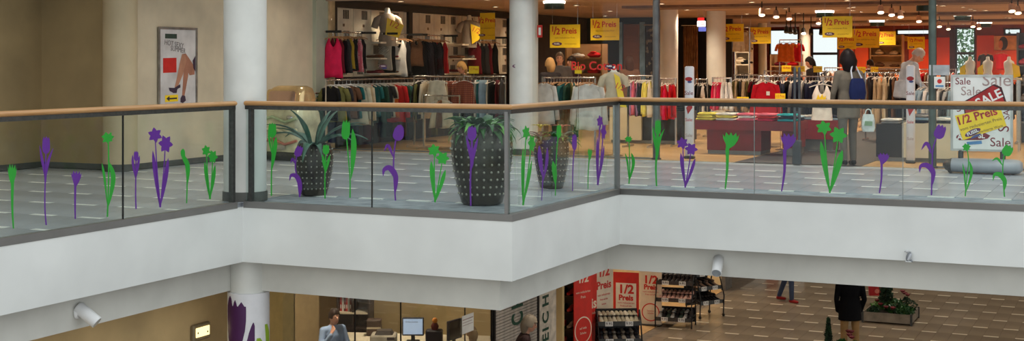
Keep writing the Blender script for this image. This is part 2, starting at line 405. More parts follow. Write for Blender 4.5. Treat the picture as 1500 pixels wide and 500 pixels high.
# ---------------------------------------------------------------- flower stickers on the glass
m_pur = mat('purple_sticker_film', (96, 34, 146), 0.5, 0, 0.02)
m_grn = mat('green_sticker_film', (34, 160, 44), 0.5, 0, 0.02)
PL = {'L': ('X', EX + 0.0095, (1, 0, 0)), 'F': ('Y', FY - 0.0095, (0, -1, 0)), 'S': ('X', FX + 0.0095, (1, 0, 0)), 'R': ('Y', RY - 0.0095, (0, -1, 0))}
def to_plane(run, px, py):
    ax, c, n = PL[run]
    if ax == 'X':
        Y, F = onX(px, c); return Vector((c, Y, zy(py, F)))
    X, F = onY(px, c); return Vector((X, c, zy(py, F)))
def stem_poly(pts, w0, w1):
    # ribbon round a polyline in px space
    L_, R_ = [], []
    n = len(pts)
    for k, (x, y) in enumerate(pts):
        a = pts[max(0, k - 1)]; c = pts[min(n - 1, k + 1)]
        dx, dy = c[0] - a[0], c[1] - a[1]; l = math.hypot(dx, dy) or 1
        wv = (w0 + (w1 - w0) * k / (n - 1)) / 2
        L_.append((x - dy / l * wv, y + dx / l * wv)); R_.append((x + dy / l * wv, y - dx / l * wv))
    return L_ + R_[::-1]
def bez(p, n=9):
    # smooth polyline through control points (Catmull-Rom)
    out = []
    q = [p[0]] + list(p) + [p[-1]]
    for k in range(1, len(q) - 2):
        for i in range(n):
            t = i / n; a, b_, c, d = q[k - 1], q[k], q[k + 1], q[k + 2]
            out.append(tuple(0.5 * (2 * b_[m] + (c[m] - a[m]) * t + (2 * a[m] - 5 * b_[m] + 4 * c[m] - d[m]) * t * t + (3 * b_[m] - a[m] - 3 * c[m] + d[m]) * t ** 3) for m in (0, 1)))
    out.append(p[-1]); return out
def leaf_poly(pts, w, peak=0.45):
    c = bez(pts, 7); n = len(c); L_, R_ = [], []
    for k, (x, y) in enumerate(c):
        a = c[max(0, k - 1)]; e_ = c[min(n - 1, k + 1)]; dx, dy = e_[0] - a[0], e_[1] - a[1]; l = math.hypot(dx, dy) or 1
        u = k / (n - 1); g = (u / peak) if u < peak else ((1 - u) / (1 - peak)); g = max(0.04, math.sin(g * math.pi / 2)) * w * .43
        L_.append((x - dy / l * g, y + dx / l * g)); R_.append((x + dy / l * g, y - dx / l * g))
    return L_ + R_[::-1]
def tulip_poly(cx, cy, wd, ht, tilt=0.0, teeth=3):
    P = []
    for i in range(13):
        a = math.pi * i / 12           # lower round half
        P.append((-math.cos(a) * wd / 2 * (1 if True else 1), ht * 0.15 + math.sin(a) * ht * 0.35))
    top = [(0.46, -0.30), (0.30, -0.46), (0.20, -0.33), (0.02, -0.5), (-0.14, -0.34), (-0.30, -0.47), (-0.44, -0.28)] if teeth == 3 else [(0.47, -0.1), (0.36, -0.34), (0.1, -0.5), (-0.2, -0.44), (-0.42, -0.2)]
    P += [(x * wd, y * ht) for x, y in top]
    c, s_ = math.cos(tilt), math.sin(tilt)
    return [(cx + x * c - y * s_, cy + x * s_ + y * c) for x, y in P]
def crocus_poly(x0, x1, y0, y1, bx, by):
    w_ = x1 - x0; h = y1 - y0
    up = [(0, .12), (.12, .30), (.2, .0), (.38, .22), (.5, .02), (.62, .24), (.82, .05), (.86, .32), (1.0, .16), (.92, .5), (.72, .78)]
    P = [(x0 + a * w_, y0 + b_ * h) for a, b_ in up]
    return P + [(bx + 1.6, by), (bx - 1.6, by), (x0 + .18 * w_, y0 + .72 * h), (x0 + .03 * w_, y0 + .4 * h)]
def star_poly(cx, cy, rx, ry, rot=0.2, k=6):
    P = []
    for i in range(k * 4):
        a = rot + 2 * math.pi * i / (k * 4)
        r = {0: 1.15, 1: 0.90, 2: 0.70, 3: 0.90}[i % 4]
        P.append((cx + math.cos(a) * rx * r, cy + math.sin(a) * ry * r))
    return P
def cup_poly(cx, cy, wd, ht):          # daffodil seen from the side
    q = [(-.5, -.1), (-.3, -.25), (-.15, -.5), (.05, -.3), (.28, -.5), (.3, -.2), (.5, -.12), (.32, .12), (.36, .3), (.1, .34), (0, .5), (-.12, .34), (-.42, .4), (-.3, .1)]
    return [(cx + a * wd, cy + b_ * ht) for a, b_ in q]
def sticker(run, color, kind_word, label, heads, stems, leaves):
    mtl = m_pur if color == 'purple' else m_grn
    bp = to_plane(run, *stems[0][0][-1])
    t = thing(kind_word + '_sticker', label, 'sticker', bp, 0, 'flower stickers on the glass balustrades')
    n = Vector(PL[run][2])
    layer = [0.0]
    def part(name, poly):
        layer[0] += .0016
        pts = [to_plane(run, x, y) for x, y in poly]
        pts = [q + n * layer[0] for q in pts]
        if name != 'flower_head':            # ribbons bend sharply: build them section by section
            h_ = len(pts) // 2; a_, c_ = pts[:h_], pts[h_:][::-1]; o_ = n * .0012
            MB().loft([[tuple(u), tuple(v), tuple(v + o_), tuple(u + o_)] for u, v in zip(a_, c_)]).build(name, mtl, t, world=True)
        else:
            MB().flat(pts, n, 0.0012).build(name, mtl, t, world=True)
    for l in leaves: part('leaf', l)
    for s_, w0, w1 in [(q[0], q[1], q[2]) for q in stems]: part('stem', stem_poly(bez(s_, 5), w0, w1))
    for h in heads: part('flower_head', h)
def dbl(run, col, label, h1, h2, base, ll, rl, wl, wr, k=6):
    hs = [star_poly(h1[0], h1[1], h1[2], h1[3] if len(h1) > 3 else h1[2], 0.35, k), star_poly(h2[0], h2[1], h2[2], h2[3] if len(h2) > 3 else h2[2], 0.1, k)]
    st = [([(h1[0] + .5, h1[1]), ((h1[0] + base[0]) / 2 - .5, (h1[1] + base[1]) / 2), base], 1.3, 2.4), ([(h2[0], h2[1]), ((h2[0] + base[0]) / 2 + 1, (h2[1] + base[1]) / 2 - 4), base], 1.3, 2.0)]
    lv = [leaf_poly([ll, ((ll[0] + base[0]) / 2 - 1, (ll[1] + base[1]) / 2 - 3), base], wl, .35), leaf_poly([rl, ((rl[0] + base[0]) / 2 + 1.5, (rl[1] + base[1]) / 2 - 3), base], wr, .35)]
    sticker(run, col, 'daffodil', label, hs, st, lv)
def crc(run, col, label, x0, x1, y0, y1, mid, base, wm=4.5):
    bx = (x0 + x1) / 2 if mid is None else mid[0]; by = y1 if mid is None else mid[1]
    sticker(run, col, 'crocus', label, [crocus_poly(x0, x1, y0, y1, bx, by)], [([(bx, by - 2), (bx - .3, (by + base[1]) / 2), base], wm, 1.8)], [])
def tul(run, col, label, head, stem, leaves, tilt=0.0, teeth=3, sw=(1.6, 2.0)):
    sticker(run, col, 'tulip', label, [tulip_poly(*head, tilt, teeth)], [(stem, sw[0], sw[1])], [leaf_poly(l, w_, pk) for l, w_, pk in leaves])
crc('L', 'green', 'small green crocus sticker, leftmost flower on the left glass', 11, 24, 240, 272, (18, 272), (19.5, 335))
tul('L', 'purple', 'tall purple tulip sticker with two raised leaves on the left glass', (66.6, 212.5, 11.5, 26), [(66.6, 224), (66, 245), (65, 300), (67, 330)], [([(58, 213), (61, 232), (66, 256), (65.5, 275)], 5, .5), ([(77.5, 217), (71, 234), (66.5, 255), (65.5, 275)], 5, .5)])
crc('L', 'purple', 'short purple crocus sticker between the tall tulip and the green daffodil', 104, 119, 250, 272, (110, 273), (110, 321), 3.2)
sticker('L', 'green', 'daffodil', 'single green daffodil sticker left of the dark glass joint', [cup_poly(157, 202, 19, 17)], [([(158, 207), (158.6, 240), (158, 280), (156.6, 318)], 1.8, 2.2)], [leaf_poly([(149, 239), (153, 262), (156.8, 300)], 4, .4), leaf_poly([(159.5, 238), (165.5, 262), (158, 304)], 8, .45)])
tul('L', 'purple', 'slim purple bud sticker just right of the dark glass joint', (198.6, 228.5, 7, 15), [(198.6, 234), (198.3, 260), (198, 285), (198.6, 306.5)], [([(194, 227), (194.5, 240), (198.3, 262)], 4, .5), ([(204, 228), (202, 241), (198.6, 262)], 4, .5)])
dbl('L', 'purple', 'purple pair of daffodils sticker on the left glass', (226, 198, 9.5, 10), (241.5, 211, 9.5, 12), (234, 304), (223.5, 221), (246, 232), 6.5, 7)
sticker('L', 'green', 'tulip', 'narrow green closed bud sticker between the two daffodil pairs', [leaf_poly([(267.5, 218), (267.5, 227), (271.5, 243)], 7.5, .35)], [([(271, 236), (273.6, 262), (273, 298)], 2.4, 1.4)], [leaf_poly([(271, 229), (275.3, 246), (274, 272)], 6.5, .45)])
dbl('L', 'green', 'green pair of daffodils sticker next to the white corner column', (301, 221, 6, 7.5), (310.6, 229.5, 6.5, 9), (307, 292), (299.5, 237), (314.5, 242), 5, 5)
tul('F', 'green', 'green tulip sticker beside the white corner column', (399.3, 190.5, 12, 22), [(399, 200), (399, 225), (398, 260), (398, 287)], [([(404.5, 201), (402.5, 220), (398.4, 250)], 7, .4), ([(393.5, 192), (395, 206), (398.4, 226)], 3.5, .5)])
sticker('F', 'purple', 'tulip', 'purple drooping tulip sticker in front of the agave pot', [tulip_poly(438, 221.5, 11, 17, .35)], [([(435, 228), (433, 245), (436, 262), (439.5, 289)], 1.6, 2)], [leaf_poly([(426, 239), (429, 233), (434, 243)], 4, .5), leaf_poly([(424.5, 265), (427, 257), (435, 259), (440, 272), (440, 288)], 8, .6)])
tul('F', 'green', 'green tulip sticker at the right side of the agave pot', (478, 219, 9.5, 15), [(477.5, 226), (477, 240), (476.3, 265), (476.5, 291)], [([(472.5, 226), (474, 236), (477, 254)], 4.5, .5), ([(483.5, 227), (481, 237), (477, 254)], 4.5, .5)])
tul('F', 'green', 'tall green tulip sticker with a broad leaf left of the glass joint', (507, 190, 12.5, 29), [(508, 202), (510.5, 230), (513, 262), (513, 290)], [([(516.5, 189), (518.5, 216), (514.5, 262)], 9.5, .5)], 0.05)
FOLD = lambda a: leaf_poly(a, 8, .62)
sticker('F', 'purple', 'tulip', 'purple closed tulip sticker with folded leaves on the front glass', [tulip_poly(584.5, 194.4, 16, 24, .17, 2)], [([(580, 206), (577.5, 226), (577, 250), (579.7, 294)], 2, 2.2)], [leaf_poly([(563, 222), (568.5, 213), (576.5, 231)], 5, .6), leaf_poly([(561.5, 258.5), (563, 249), (571.5, 246.5), (580, 260), (579.3, 284)], 10, .62)])
dbl('F', 'green', 'green pair of daffodils sticker left of the largest planter', (636.4, 220.4, 8.5), (649, 231.7, 9), (637.7, 296.5), (631.8, 236), (652.8, 249), 7.5, 6.5)
tul('F', 'purple', 'purple tulip sticker in front of the largest planter', (691.7, 195, 13.5, 22), [(691.5, 204), (691.5, 225), (689.5, 262), (690, 302)], [([(682.8, 198), (686, 212), (691.5, 236), (690, 250)], 6, .55), ([(700.5, 202), (697, 214), (691.5, 236), (690.4, 250)], 6, .55)], 0, 3, (3, 2))
dbl('S', 'green', 'tall green pair of daffodils sticker on the short receding glass', (769.6, 194.4, 5.2, 9.5), (777.6, 210.5, 5, 12), (765.6, 301), (766, 217), (778.5, 235), 4.2, 4.2)
sticker('S', 'purple', 'crocus', 'purple wide-leaved flower sticker on the left of the smallest planter', [leaf_poly([(789, 213), (791, 238), (795.5, 264)], 7.5, .4)], [([(795, 255), (793, 294)], 2, 1)], [leaf_poly([(801.5, 217), (800.5, 238), (795.5, 266)], 5, .4)])
sticker('S', 'green', 'tulip', 'green tulip sticker across the middle of the smallest planter', [tulip_poly(818, 192, 7, 21, 0.05)], [([(817, 200), (814.5, 232), (813, 287)], 1.5, 1.3)], [leaf_poly([(809.5, 236), (812, 252), (813.5, 272)], 8, .45)])
sticker('S', 'purple', 'tulip', 'thin purple tulip sticker right of the smallest planter', [tulip_poly(841, 208, 7, 25)], [([(841, 216), (839, 245), (838.4, 280)], 1.8, 1.2)], [])
sticker('S', 'green', 'tulip', 'faint little green tulip sticker on the short receding glass', [crocus_poly(860.5, 867, 217, 234, 863, 234)], [([(863, 232), (861.4, 252), (861, 277)], 1.7, 1.0)], [])
dbl('S', 'purple', 'purple pair of daffodils sticker close to the far corner post', (877.8, 178, 4.2, 8.5), (883, 193, 3.8, 11.5), (875, 271.4), (875, 200), (884.5, 213), 3.2, 3.4)
sticker('R', 'green', 'daffodil', 'small green daffodil sticker just right of the corner post', [cup_poly(921, 204, 12, 9.5)], [([(921.8, 206), (922.3, 224), (922.8, 245), (921.6, 269.5)], 1.2, 1.8)], [leaf_poly([(916, 224.5), (919.5, 240), (921.3, 264)], 3.2, .4), leaf_poly([(925, 224), (928, 240), (921.6, 266)], 5.4, .42)])
tul('R', 'green', 'tall green tulip sticker in front of the dark steel post', (964, 186, 9, 23), [(963.5, 195), (962.8, 220), (961, 245), (962, 273)], [([(956.4, 185), (958, 200), (962.8, 222), (961, 236)], 5.5, .55), ([(973.5, 189), (967, 203), (962.8, 222), (961.5, 236)], 5.5, .55)], 0, 3, (4, 2))
dbl('R', 'purple', 'purple pair of daffodils sticker beside the white sale banner', (1000, 210, 8), (1013, 218.5, 8.5), (1004, 275), (997.4, 224), (1018.5, 232.5), 5.5, 5.5)
crc('R', 'green', 'wide green crocus sticker in front of the dark red table', 1059, 1083, 193.5, 218, (1065.5, 219), (1062.5, 277), 5.5)
crc('R', 'purple', 'wide purple crocus sticker beside the twin grey security posts', 1144, 1167, 195, 219.5, (1149.5, 221), (1145, 280.6), 5.5)
dbl('R', 'green', 'largest green pair of daffodils sticker in front of the shopping woman', (1207, 187, 10.5, 9.5), (1228.5, 198, 11.5), (1215.7, 283), (1202.5, 207), (1234, 220), 9, 10.5)
crc('R', 'purple', 'small purple crocus sticker left of the white sale post', 1286, 1303, 223.5, 240.5, (1291.5, 241), (1288.2, 283), 3.4)
sticker('R', 'purple', 'tulip', 'purple tulip sticker with two folded leaves beside the green post', [tulip_poly(1377, 193, 16, 22, .35)], [([(1371.5, 203), (1366.5, 220), (1365.5, 245), (1364.5, 286)], 1.8, 2.2)], [leaf_poly([(1349.5, 220), (1357.5, 210), (1364.8, 226)], 6, .6), leaf_poly([(1347, 253.5), (1349, 243.5), (1359, 243), (1367, 254), (1364.5, 275)], 9.5, .62)])
sticker('R', 'green', 'daffodil', 'green daffodil sticker in front of the left foot of the sale board', [cup_poly(1415.8, 215.8, 13, 12)], [([(1417, 219), (1418.8, 238), (1416, 264), (1414, 287.5)], 1.4, 1.8)], [leaf_poly([(1410, 239), (1413, 258), (1414.4, 282)], 3, .4), leaf_poly([(1420, 236), (1423, 254), (1415, 282)], 5, .42)])
sticker('R', 'green', 'tulip', 'green tulip sticker with a folded leaf at the right of the sale board', [tulip_poly(1476, 220.5, 15, 17, .5)], [([(1471, 228), (1468.8, 250), (1471.5, 288.5)], 1.6, 2)], [leaf_poly([(1453, 236), (1461, 232.5), (1468.6, 243)], 4, .55), leaf_poly([(1454.7, 265), (1457, 256), (1465, 256.5), (1472, 266), (1471.5, 279)], 8.5, .6)])
# ================================================================ gallery: planters, ride, poster, sale board
m_pot = mat('dark_glazed_pot', (70, 64, 55), 0.26, 0.35, 0.12, 10)
m_stud = mat('pot_stud', (172, 166, 152), 0.3, 0.7, 0.02)
m_soil = mat('dark_soil', (46, 36, 28), 0.95, 0, 0.2, 40)
m_agave = mat('agave_green', (62, 104, 82), 0.5, 0, 0.12, 5)
m_fern = mat('deep_leaf_green', (40, 88, 32), 0.4, 0, 0.15, 6)
m_fern2 = mat('bright_leaf_green', (92, 150, 58), 0.45, 0, 0.15, 6)
def leaf_mesh(L, w_, droop, n=7, curl=0.25):
    """tapered, channelled leaf growing along +x, drooping in z"""
    rows = []
    for k in range(n + 1):
        u = k / n; a = droop[0] + (droop[1] - droop[0]) * u
        rows.append((u, a))
    x = z = 0.0; V = []; F = []
    for k, (u, a) in enumerate(rows):
        if k: x += L / n * math.cos(a); z += L / n * math.sin(a)
        g = w_ * (0.55 + 0.9 * u if u < .4 else 0.91 * (1 - u) / .6 + 0.02) / 2
        up = curl * g
        V += [(x, -g, z + up), (x, 0, z), (x, g, z + up), (x, -g * .9, z + up - .004), (x, 0, z - .006), (x, g * .9, z + up - .004)]
    for k in range(n):
        o = k * 6; q = o + 6
        F += [(o, o + 1, q + 1, q), (o + 1, o + 2, q + 2, q + 1), (o + 4, o + 3, q + 3, q + 4), (o + 5, o + 4, q + 4, q + 5), (o + 3, o, q, q + 3), (o + 2, o + 5, q + 5, q + 2)]
    me = bpy.data.meshes.new('leaf'); me.from_pydata(V, [], F)
    me.polygons.foreach_set('use_smooth', [True] * len(me.polygons)); return me
def planter(label, px, F, W, H, rows, cols, studr):
    p = wp(px, 90, F); t = thing('studded_planter', label, 'planter', (p.x, p.y, 0), 0, 'studded planters on the gallery')
    R = W / 2
    prof = [(R * .60, 0), (R * .66, .02 * H), (R * .80, .22 * H), (R * .94, .48 * H), (R, .70 * H), (R * .97, .86 * H), (R * .86, .97 * H), (R * .82, H), (R * .74, H), (R * .72, .93 * H)]
    MB().lathe(prof, 40).build('pot', m_pot, t, smooth=True)
    MB().lathe([(R * .73, .90 * H), (R * .73, .93 * H)], 24).build('soil', m_soil, t)
    sb = MB()
    def rad(z):
        for (r0, z0), (r1, z1) in zip(prof[:8], prof[1:8]):
            if z0 <= z <= z1: return r0 + (r1 - r0) * (z - z0) / (z1 - z0)
        return R
    for j in range(rows):
        z = H * (.14 + .76 * j / (rows - 1)); r = rad(z)
        for i in range(cols):
            a = 2 * math.pi * i / cols
            sb.ell((r * math.cos(a), r * math.sin(a), z), (studr, studr, studr), 6, 4)
    stuff(sb.build('studs', m_stud, t, smooth=True))
    return t, H, R
t, H, R = planter('smallest of the dark studded pots nearest the corner column, planted with a spiky agave', 460, 15.7, .44, .58, 8, 22, .0105)
lm = [leaf_mesh(.68, .115, d, curl=.45) for d in ((1.15, -.05), (.85, -.35), (.55, -.75), (1.4, .5))]
for i in range(15):
    k = i % 4; a = i * 2.4 + .3
    link('leaf', lm[k], m_agave, t, (0.05 * math.cos(a), 0.05 * math.sin(a), H * .93), (0, 0, a), (random.uniform(.75, 1.05),) * 3)
t, H, R = planter('largest dark studded pot with dense green foliage at the glass corner', 706, 14.75, .665, .83, 9, 24, .014)
lm = [leaf_mesh(.36, .13, d, 6, .25) for d in ((1.3, -.9), (1.0, -1.2), (.6, -1.3), (1.45, -.2))]
for i in range(96):
    k = i % 4; a = i * 2.39996; rr = random.uniform(0.02, .2)
    link('leaf', lm[k], m_fern if i % 3 else m_fern2, t, (rr * math.cos(a), rr * math.sin(a), H * .93), (random.uniform(-.3, .3), 0, a), (random.uniform(.6, 1.0),) * 3)
t, H, R = planter('dark studded pot with yellow and pink bromeliads behind the short glass', 808, 16.55, .42, .62, 8, 22, .0095)
lm = [leaf_mesh(.30, .06, d, 6, .4) for d in ((1.2, -.3), (.8, -.6), (.5, -.9))]
m_brom = mat('bromeliad_yellow', (232, 206, 78), .5, 0, .08); m_pink = mat('bromeliad_pink', (226, 120, 110), .5, 0, .08); m_plum = mat('plum_leaf', (96, 52, 58), .5, 0, .12)
for c, (ox, oy, fm) in enumerate(((-.12, -.06, m_brom), (.13, -.02, m_pink), (0.0, .1, None))):
    for i in range(13):
        a = i * 2.4 + c
        link('leaf', lm[i % 3], (m_plum if c == 0 and i % 3 == 0 else (m_fern2 if i % 2 else m_agave)), t, (ox, oy, H * .93), (0, 0, a), (random.uniform(.7, 1.0),) * 3)
    if fm:
        for i in range(9):
            a = i * 2.4
            link('petal', lm[0], fm, t, (ox, oy, H * .93 + .13), (0, 0, a), (.45, .5, .5))

# poster on the left wall
PXW = -12.855
def on_wall(px, py): Y, F = onX(px, PXW); return Y, zy(py, F)
ya, za = on_wall(231, 39); yb, _ = on_wall(288, 39); _, zb = on_wall(260, 156)
W_, H_ = yb - ya, za - zb
t = thing('framed_poster', 'silver framed advertising poster of crossed legs in high heels on the beige wall', 'poster', (PXW, (ya + yb) / 2, zb), math.pi / 2)
# local frame: x along the wall (to the right in the picture), -y out of the wall
fr = .035
MB().box(-W_ / 2, W_ / 2, -.02, 0, 0, fr).box(-W_ / 2, W_ / 2, -.02, 0, H_ - fr, H_).box(-W_ / 2, -W_ / 2 + fr, -.02, 0, fr, H_ - fr).box(W_ / 2 - fr, W_ / 2, -.02, 0, fr, H_ - fr).build('frame', mat('poster_frame_silver', (150, 146, 140), .35, .6), t)
MB().box(-W_ / 2 + fr, W_ / 2 - fr, -.008, -.002, fr, H_ - fr).build('sheet', mat('poster_sheet', (214, 208, 205), .5, 0, .06, 3), t)
def pz(name, poly, m, d):           # poly in fractions of the sheet, y downwards
    pts = [(-W_ / 2 + a * W_, -.008 - d, H_ - b_ * H_) for a, b_ in poly]
    MB().flat(pts, (0, -1, 0), .0008).build(name, m, t)
pz('header', [(.17, .085), (.47, .085), (.47, .145), (.17, .145)], mat('poster_dark_green', (44, 66, 56), .5), .001)
m_pens = mat('poster_pencil', (120, 112, 110), .6)
for body, fx, fz, sz in (('HOT SEXY', .40, .215, .105), ('SUMMER', .50, .285, .10)):
    lettering(body, sz, m_pens, t, (-W_ / 2 + fx * W_, -.0105, H_ - fz * H_), (math.pi / 2, .12, 0), 0.0, .9)
pz('red_square', [(.12, .39), (.46, .385), (.46, .57), (.12, .575)], m_red, .001)
m_skin = mat('poster_skin', (190, 134, 106), .5, 0, .05); m_skin2 = mat('poster_skin_shade', (172, 116, 92), .5, 0, .05); m_heel = mat('poster_shoe', (62, 46, 66), .4)
pz('thigh', [(.60, .34), (.70, .33), (.80, .40), (.93, .50), (.93, .60), (.80, .61), (.70, .50)], m_skin2, .001)
pz('calf', [(.60, .34), (.68, .35), (.72, .42), (.62, .60), (.50, .74), (.44, .80), (.40, .78), (.46, .66), (.54, .46)], m_skin, .003)
pz('calf', [(.68, .42), (.78, .44), (.76, .62), (.70, .78), (.66, .88), (.60, .88), (.62, .74), (.64, .58)], m_skin2, .0022)
pz('shoe', [(.26, .76), (.40, .765), (.55, .72), (.56, .76), (.48, .78), (.46, .83), (.38, .83), (.28, .80)], m_heel, .004)
pz('shoe', [(.56, .90), (.60, .86), (.68, .87), (.70, .93), (.62, .96), (.56, .945)], m_heel, .004)
pz('purse', [(.88, .42), (.95, .36), (.95, .56), (.90, .52)], m_heel, .004)
pz('arrow_label', [(.17, .855), (.50, .85), (.50, .935), (.17, .94)], m_yel, .001)
pz('arrow', [(.20, .897), (.28, .865), (.28, .889), (.47, .887), (.47, .906), (.28, .908), (.28, .93)], m_ink, .002)

# children's ride / capsule machine beside the column
p = wp(428, 90, 21.4)
t = thing('ride_machine', 'rounded cream and gold coin-operated machine with a mirrored screen behind the agave', 'machine', (p.x, p.y, 0), -.1)
def rrect(w_, d_, z, r=.12, n=5, ox=0, oy=0):
    pts = []
    for qx, qy, a0 in ((1, 1, 0), (-1, 1, 90), (-1, -1, 180), (1, -1, 270)):
        for i in range(n + 1):
            a = math.radians(a0 + 90 * i / n); pts.append((ox + qx * (w_ / 2 - r) + r * math.cos(a), oy + qy * (d_ / 2 - r) + r * math.sin(a), z))
    return pts
m_cream = mat('machine_cream_gloss', (214, 206, 168), .25, .1, .14, 3); m_gold = mat('machine_gold_chrome', (226, 196, 144), .22, .75, .05)
m_mirror = mat('machine_mirror', (214, 180, 160), .1, .9, .03)  # pinkish reflection is put into the mirror's own tint
MB().loft([rrect(.76, .6, 0), rrect(.78, .62, .06), rrect(.78, .62, .10), rrect(.74, .58, .13)]).build('base', m_darksteel, t, smooth=True)
MB().loft([rrect(.70, .55, .13), rrect(.76, .6, .30), rrect(.77, .6, .55), rrect(.74, .56, .72), rrect(.70, .48, .80)]).build('body', m_cream, t, smooth=True)
MB().loft([rrect(.70, .44, .78, .1), rrect(.68, .40, 1.00, .1), rrect(.62, .34, 1.10, .1), rrect(.48, .24, 1.14, .1)]).build('hood', m_gold, t, smooth=True)
def tilt_panel(w_, z0, z1, y0, y1, th=.012, r=.05):
    pts = []
    for qx, qz, a0 in ((1, 1, 0), (-1, 1, 90), (-1, -1, 180), (1, -1, 270)):
        for i in range(5):
            a = math.radians(a0 + 90 * i / 4); x = qx * (w_ / 2 - r) + r * math.cos(a); u = .5 + (qz * ((z1 - z0) / 2 - r) + r * math.sin(a)) / (z1 - z0)
            pts.append((x, y0 + (y1 - y0) * u, z0 + (z1 - z0) * u))
    return MB().flat(pts, (0, -1, .15), th)
tilt_panel(.62, .82, 1.085, -.25, -.205).build('bezel', m_gold, t)
tilt_panel(.52, .85, 1.06, -.262, -.222, .01).build('screen', m_mirror, t)
for k, (z, c) in enumerate(((.62, (182, 196, 150)), (.45, (226, 214, 170)), (.28, (190, 120, 100)))):
    MB().tube([(-.34, -.31, z), (-.12, -.325, z + .05), (.12, -.325, z - .03), (.34, -.31, z + .03)], .022, 8).build('swirl_stripe', mat('machine_stripe_%d' % k, c, .3), t, smooth=True)
MB().ell((.2, -.31, .66), (.06, .02, .035), 12, 8).build('coin_slot', m_chrome, t, smooth=True)
MB().box(-.12, .12, -.325, -.29, .17, .24).build('payout_tray', m_chrome, t)

# standing sale board in front of the shop
p = wp(1438, 90, 18.7); Wd, z0, z1 = .80, .30, 1.335
t = thing('sale_board', 'white framed sale poster board on a grey wheeled base outside the shop', 'sign board', (p.x, p.y, 0), 0.0)
f = .03
MB().box(-Wd / 2, Wd / 2, -.03, .03, z0, z0 + f).box(-Wd / 2, Wd / 2, -.03, .03, z1 - f, z1).box(-Wd / 2, -Wd / 2 + f, -.03, .03, z0 + f, z1 - f).box(Wd / 2 - f, Wd / 2, -.03, .03, z0 + f, z1 - f).build('frame', mat('board_frame_silver', (188, 186, 180), .4, .5), t)
MB().box(-Wd / 2 + f, Wd / 2 - f, -.018, .018, z0 + f, z1 - f).build('poster_sheet', m_paper, t)
def bz(name, poly, m, d):
    MB().flat([(-Wd / 2 + a * Wd, -.018 - d, z1 - b_ * (z1 - z0)) for a, b_ in poly], (0, -1, 0), .0008).build(name, m, t)
def bt(body, fx, fz, sz, m, rot=0.0, sx=1.0, d=.006, bold=0.0):
    lettering(body, sz, m, t, (-Wd / 2 + fx * Wd, -.018 - d, z1 - fz * (z1 - z0)), (math.pi / 2, -rot, 0), bold, sx)
m_grey_t = mat('print_taupe', (176, 150, 144), .6); m_mar = mat('print_maroon', (128, 26, 40), .5); m_redd = mat('tag_red', (176, 24, 28), .5)
bt('Sale', .20, .09, .13, m_mar, 0, 1, .002); bt('Sale', .74, .075, .24, m_grey_t, 0, 1, .002); bt('Sale', .33, .22, .17, m_grey_t, 0, 1, .002)
bt('Sale', .80, .88, .17, m_mar, 0, 1, .002); bt('S', .86, .70, .2, m_mar, 1.57, 1, .002); bt('S', .12, .44, .16, m_mar, .4, 1, .002)
bt('SALE', .90, .46, .12, m_mar, 1.57, 1, .002)
bz('red_tag', [(.20, .36), (.70, .12), (.82, .16), (.90, .36), (.60, .58), (.24, .60)], mat('tag_shadow', (70, 20, 26), .5), .003)
bz('red_tag', [(.22, .37), (.68, .14), (.79, .18), (.87, .36), (.58, .56), (.26, .58)], m_redd, .0042)
bt('SALE', .62, .31, .17, m_paper, .46, 1, .0056, .004)
bz('red_badge', [(.10, .80), (.16, .775), (.56, .76), (.64, .79), (.60, .83), (.50, .85), (.14, .86), (.09, .83)], m_mar, .003)
bt('A', .15, .82, .1, m_paper, 0, 1, .0045, .003); bt('SL', .50, .80, .09, m_paper, 0, 1, .0045, .003)
bz('blue_label', [(.26, .88), (.50, .86), (.51, .90), (.27, .92)], mat('print_blue', (84, 140, 190), .5), .003)
bz('yellow_label', [(.07, .54), (.79, .40), (.90, .66), (.20, .86)], m_yel, .0065)
bt('1/2 Preis', .42, .545, .155, m_redd, .30, 1.0, .0085, .004)
m_thin = mat('print_brown', (130, 96, 40), .6)
bt('vom reduzierten Preis', .49, .645, .062, m_thin, .30, 1.0, .0085); bt('auf markierte Ware', .60, .715, .05, m_thin, .30, 1.0, .0085)
def oval(cx, cz, rx, rz, rot, n=20): return [(cx + rx * math.cos(a) * math.cos(rot) - rz * math.sin(a) * math.sin(rot) * .77, cz - rx * math.cos(a) * math.sin(rot) * .77 - rz * math.sin(a) * math.cos(rot)) for a in [2 * math.pi * i / n for i in range(n)]]
bz('logo_oval', oval(.36, .755, .14, .042, .45), mat('logo_purple', (96, 34, 84), .5), .0085)
bz('logo_band', oval(.41, .80, .09, .018, .45), mat('logo_blue', (70, 80, 140), .5), .0085)
bt('FUSSL', .36, .755, .062, m_paper, .45, 1.0, .0105, .002)
m_basegrey = mat('board_base_grey', (158, 162, 168), .45, 0, .05, 4)
rings = []
for x, k in ((-.50, .25), (-.46, .7), (-.38, .95), (-.25, 1), (.40, 1), (.48, .9), (.52, .55)):
    rings.append([(x, .21 * k * math.cos(a), .105 + .10 * k * math.sin(a) if math.sin(a) > 0 else .105 + .10 * math.sin(a) * k) for a in [2 * math.pi * i / 16 for i in range(16)]])
MB().loft(rings).build('base', m_basegrey, t, smooth=True)
MB().loft([[(x, y * 1.02, .105 + (z_ - .105) * 1.02) for x, y, z_ in rr] for rr in rings[:3]]).build('base_cap', m_darksteel, t, smooth=True)
for sx in (-.27, .27): MB().cyl((sx, 0, .17), (sx, 0, z0 + .01), .036, n=14).build('post', m_darksteel, t, smooth=True)
for sx in (-.4, .4): MB().cyl((sx, -.08, .03), (sx, .08, .03), .03, n=12).build('wheel', m_black, t, smooth=True)

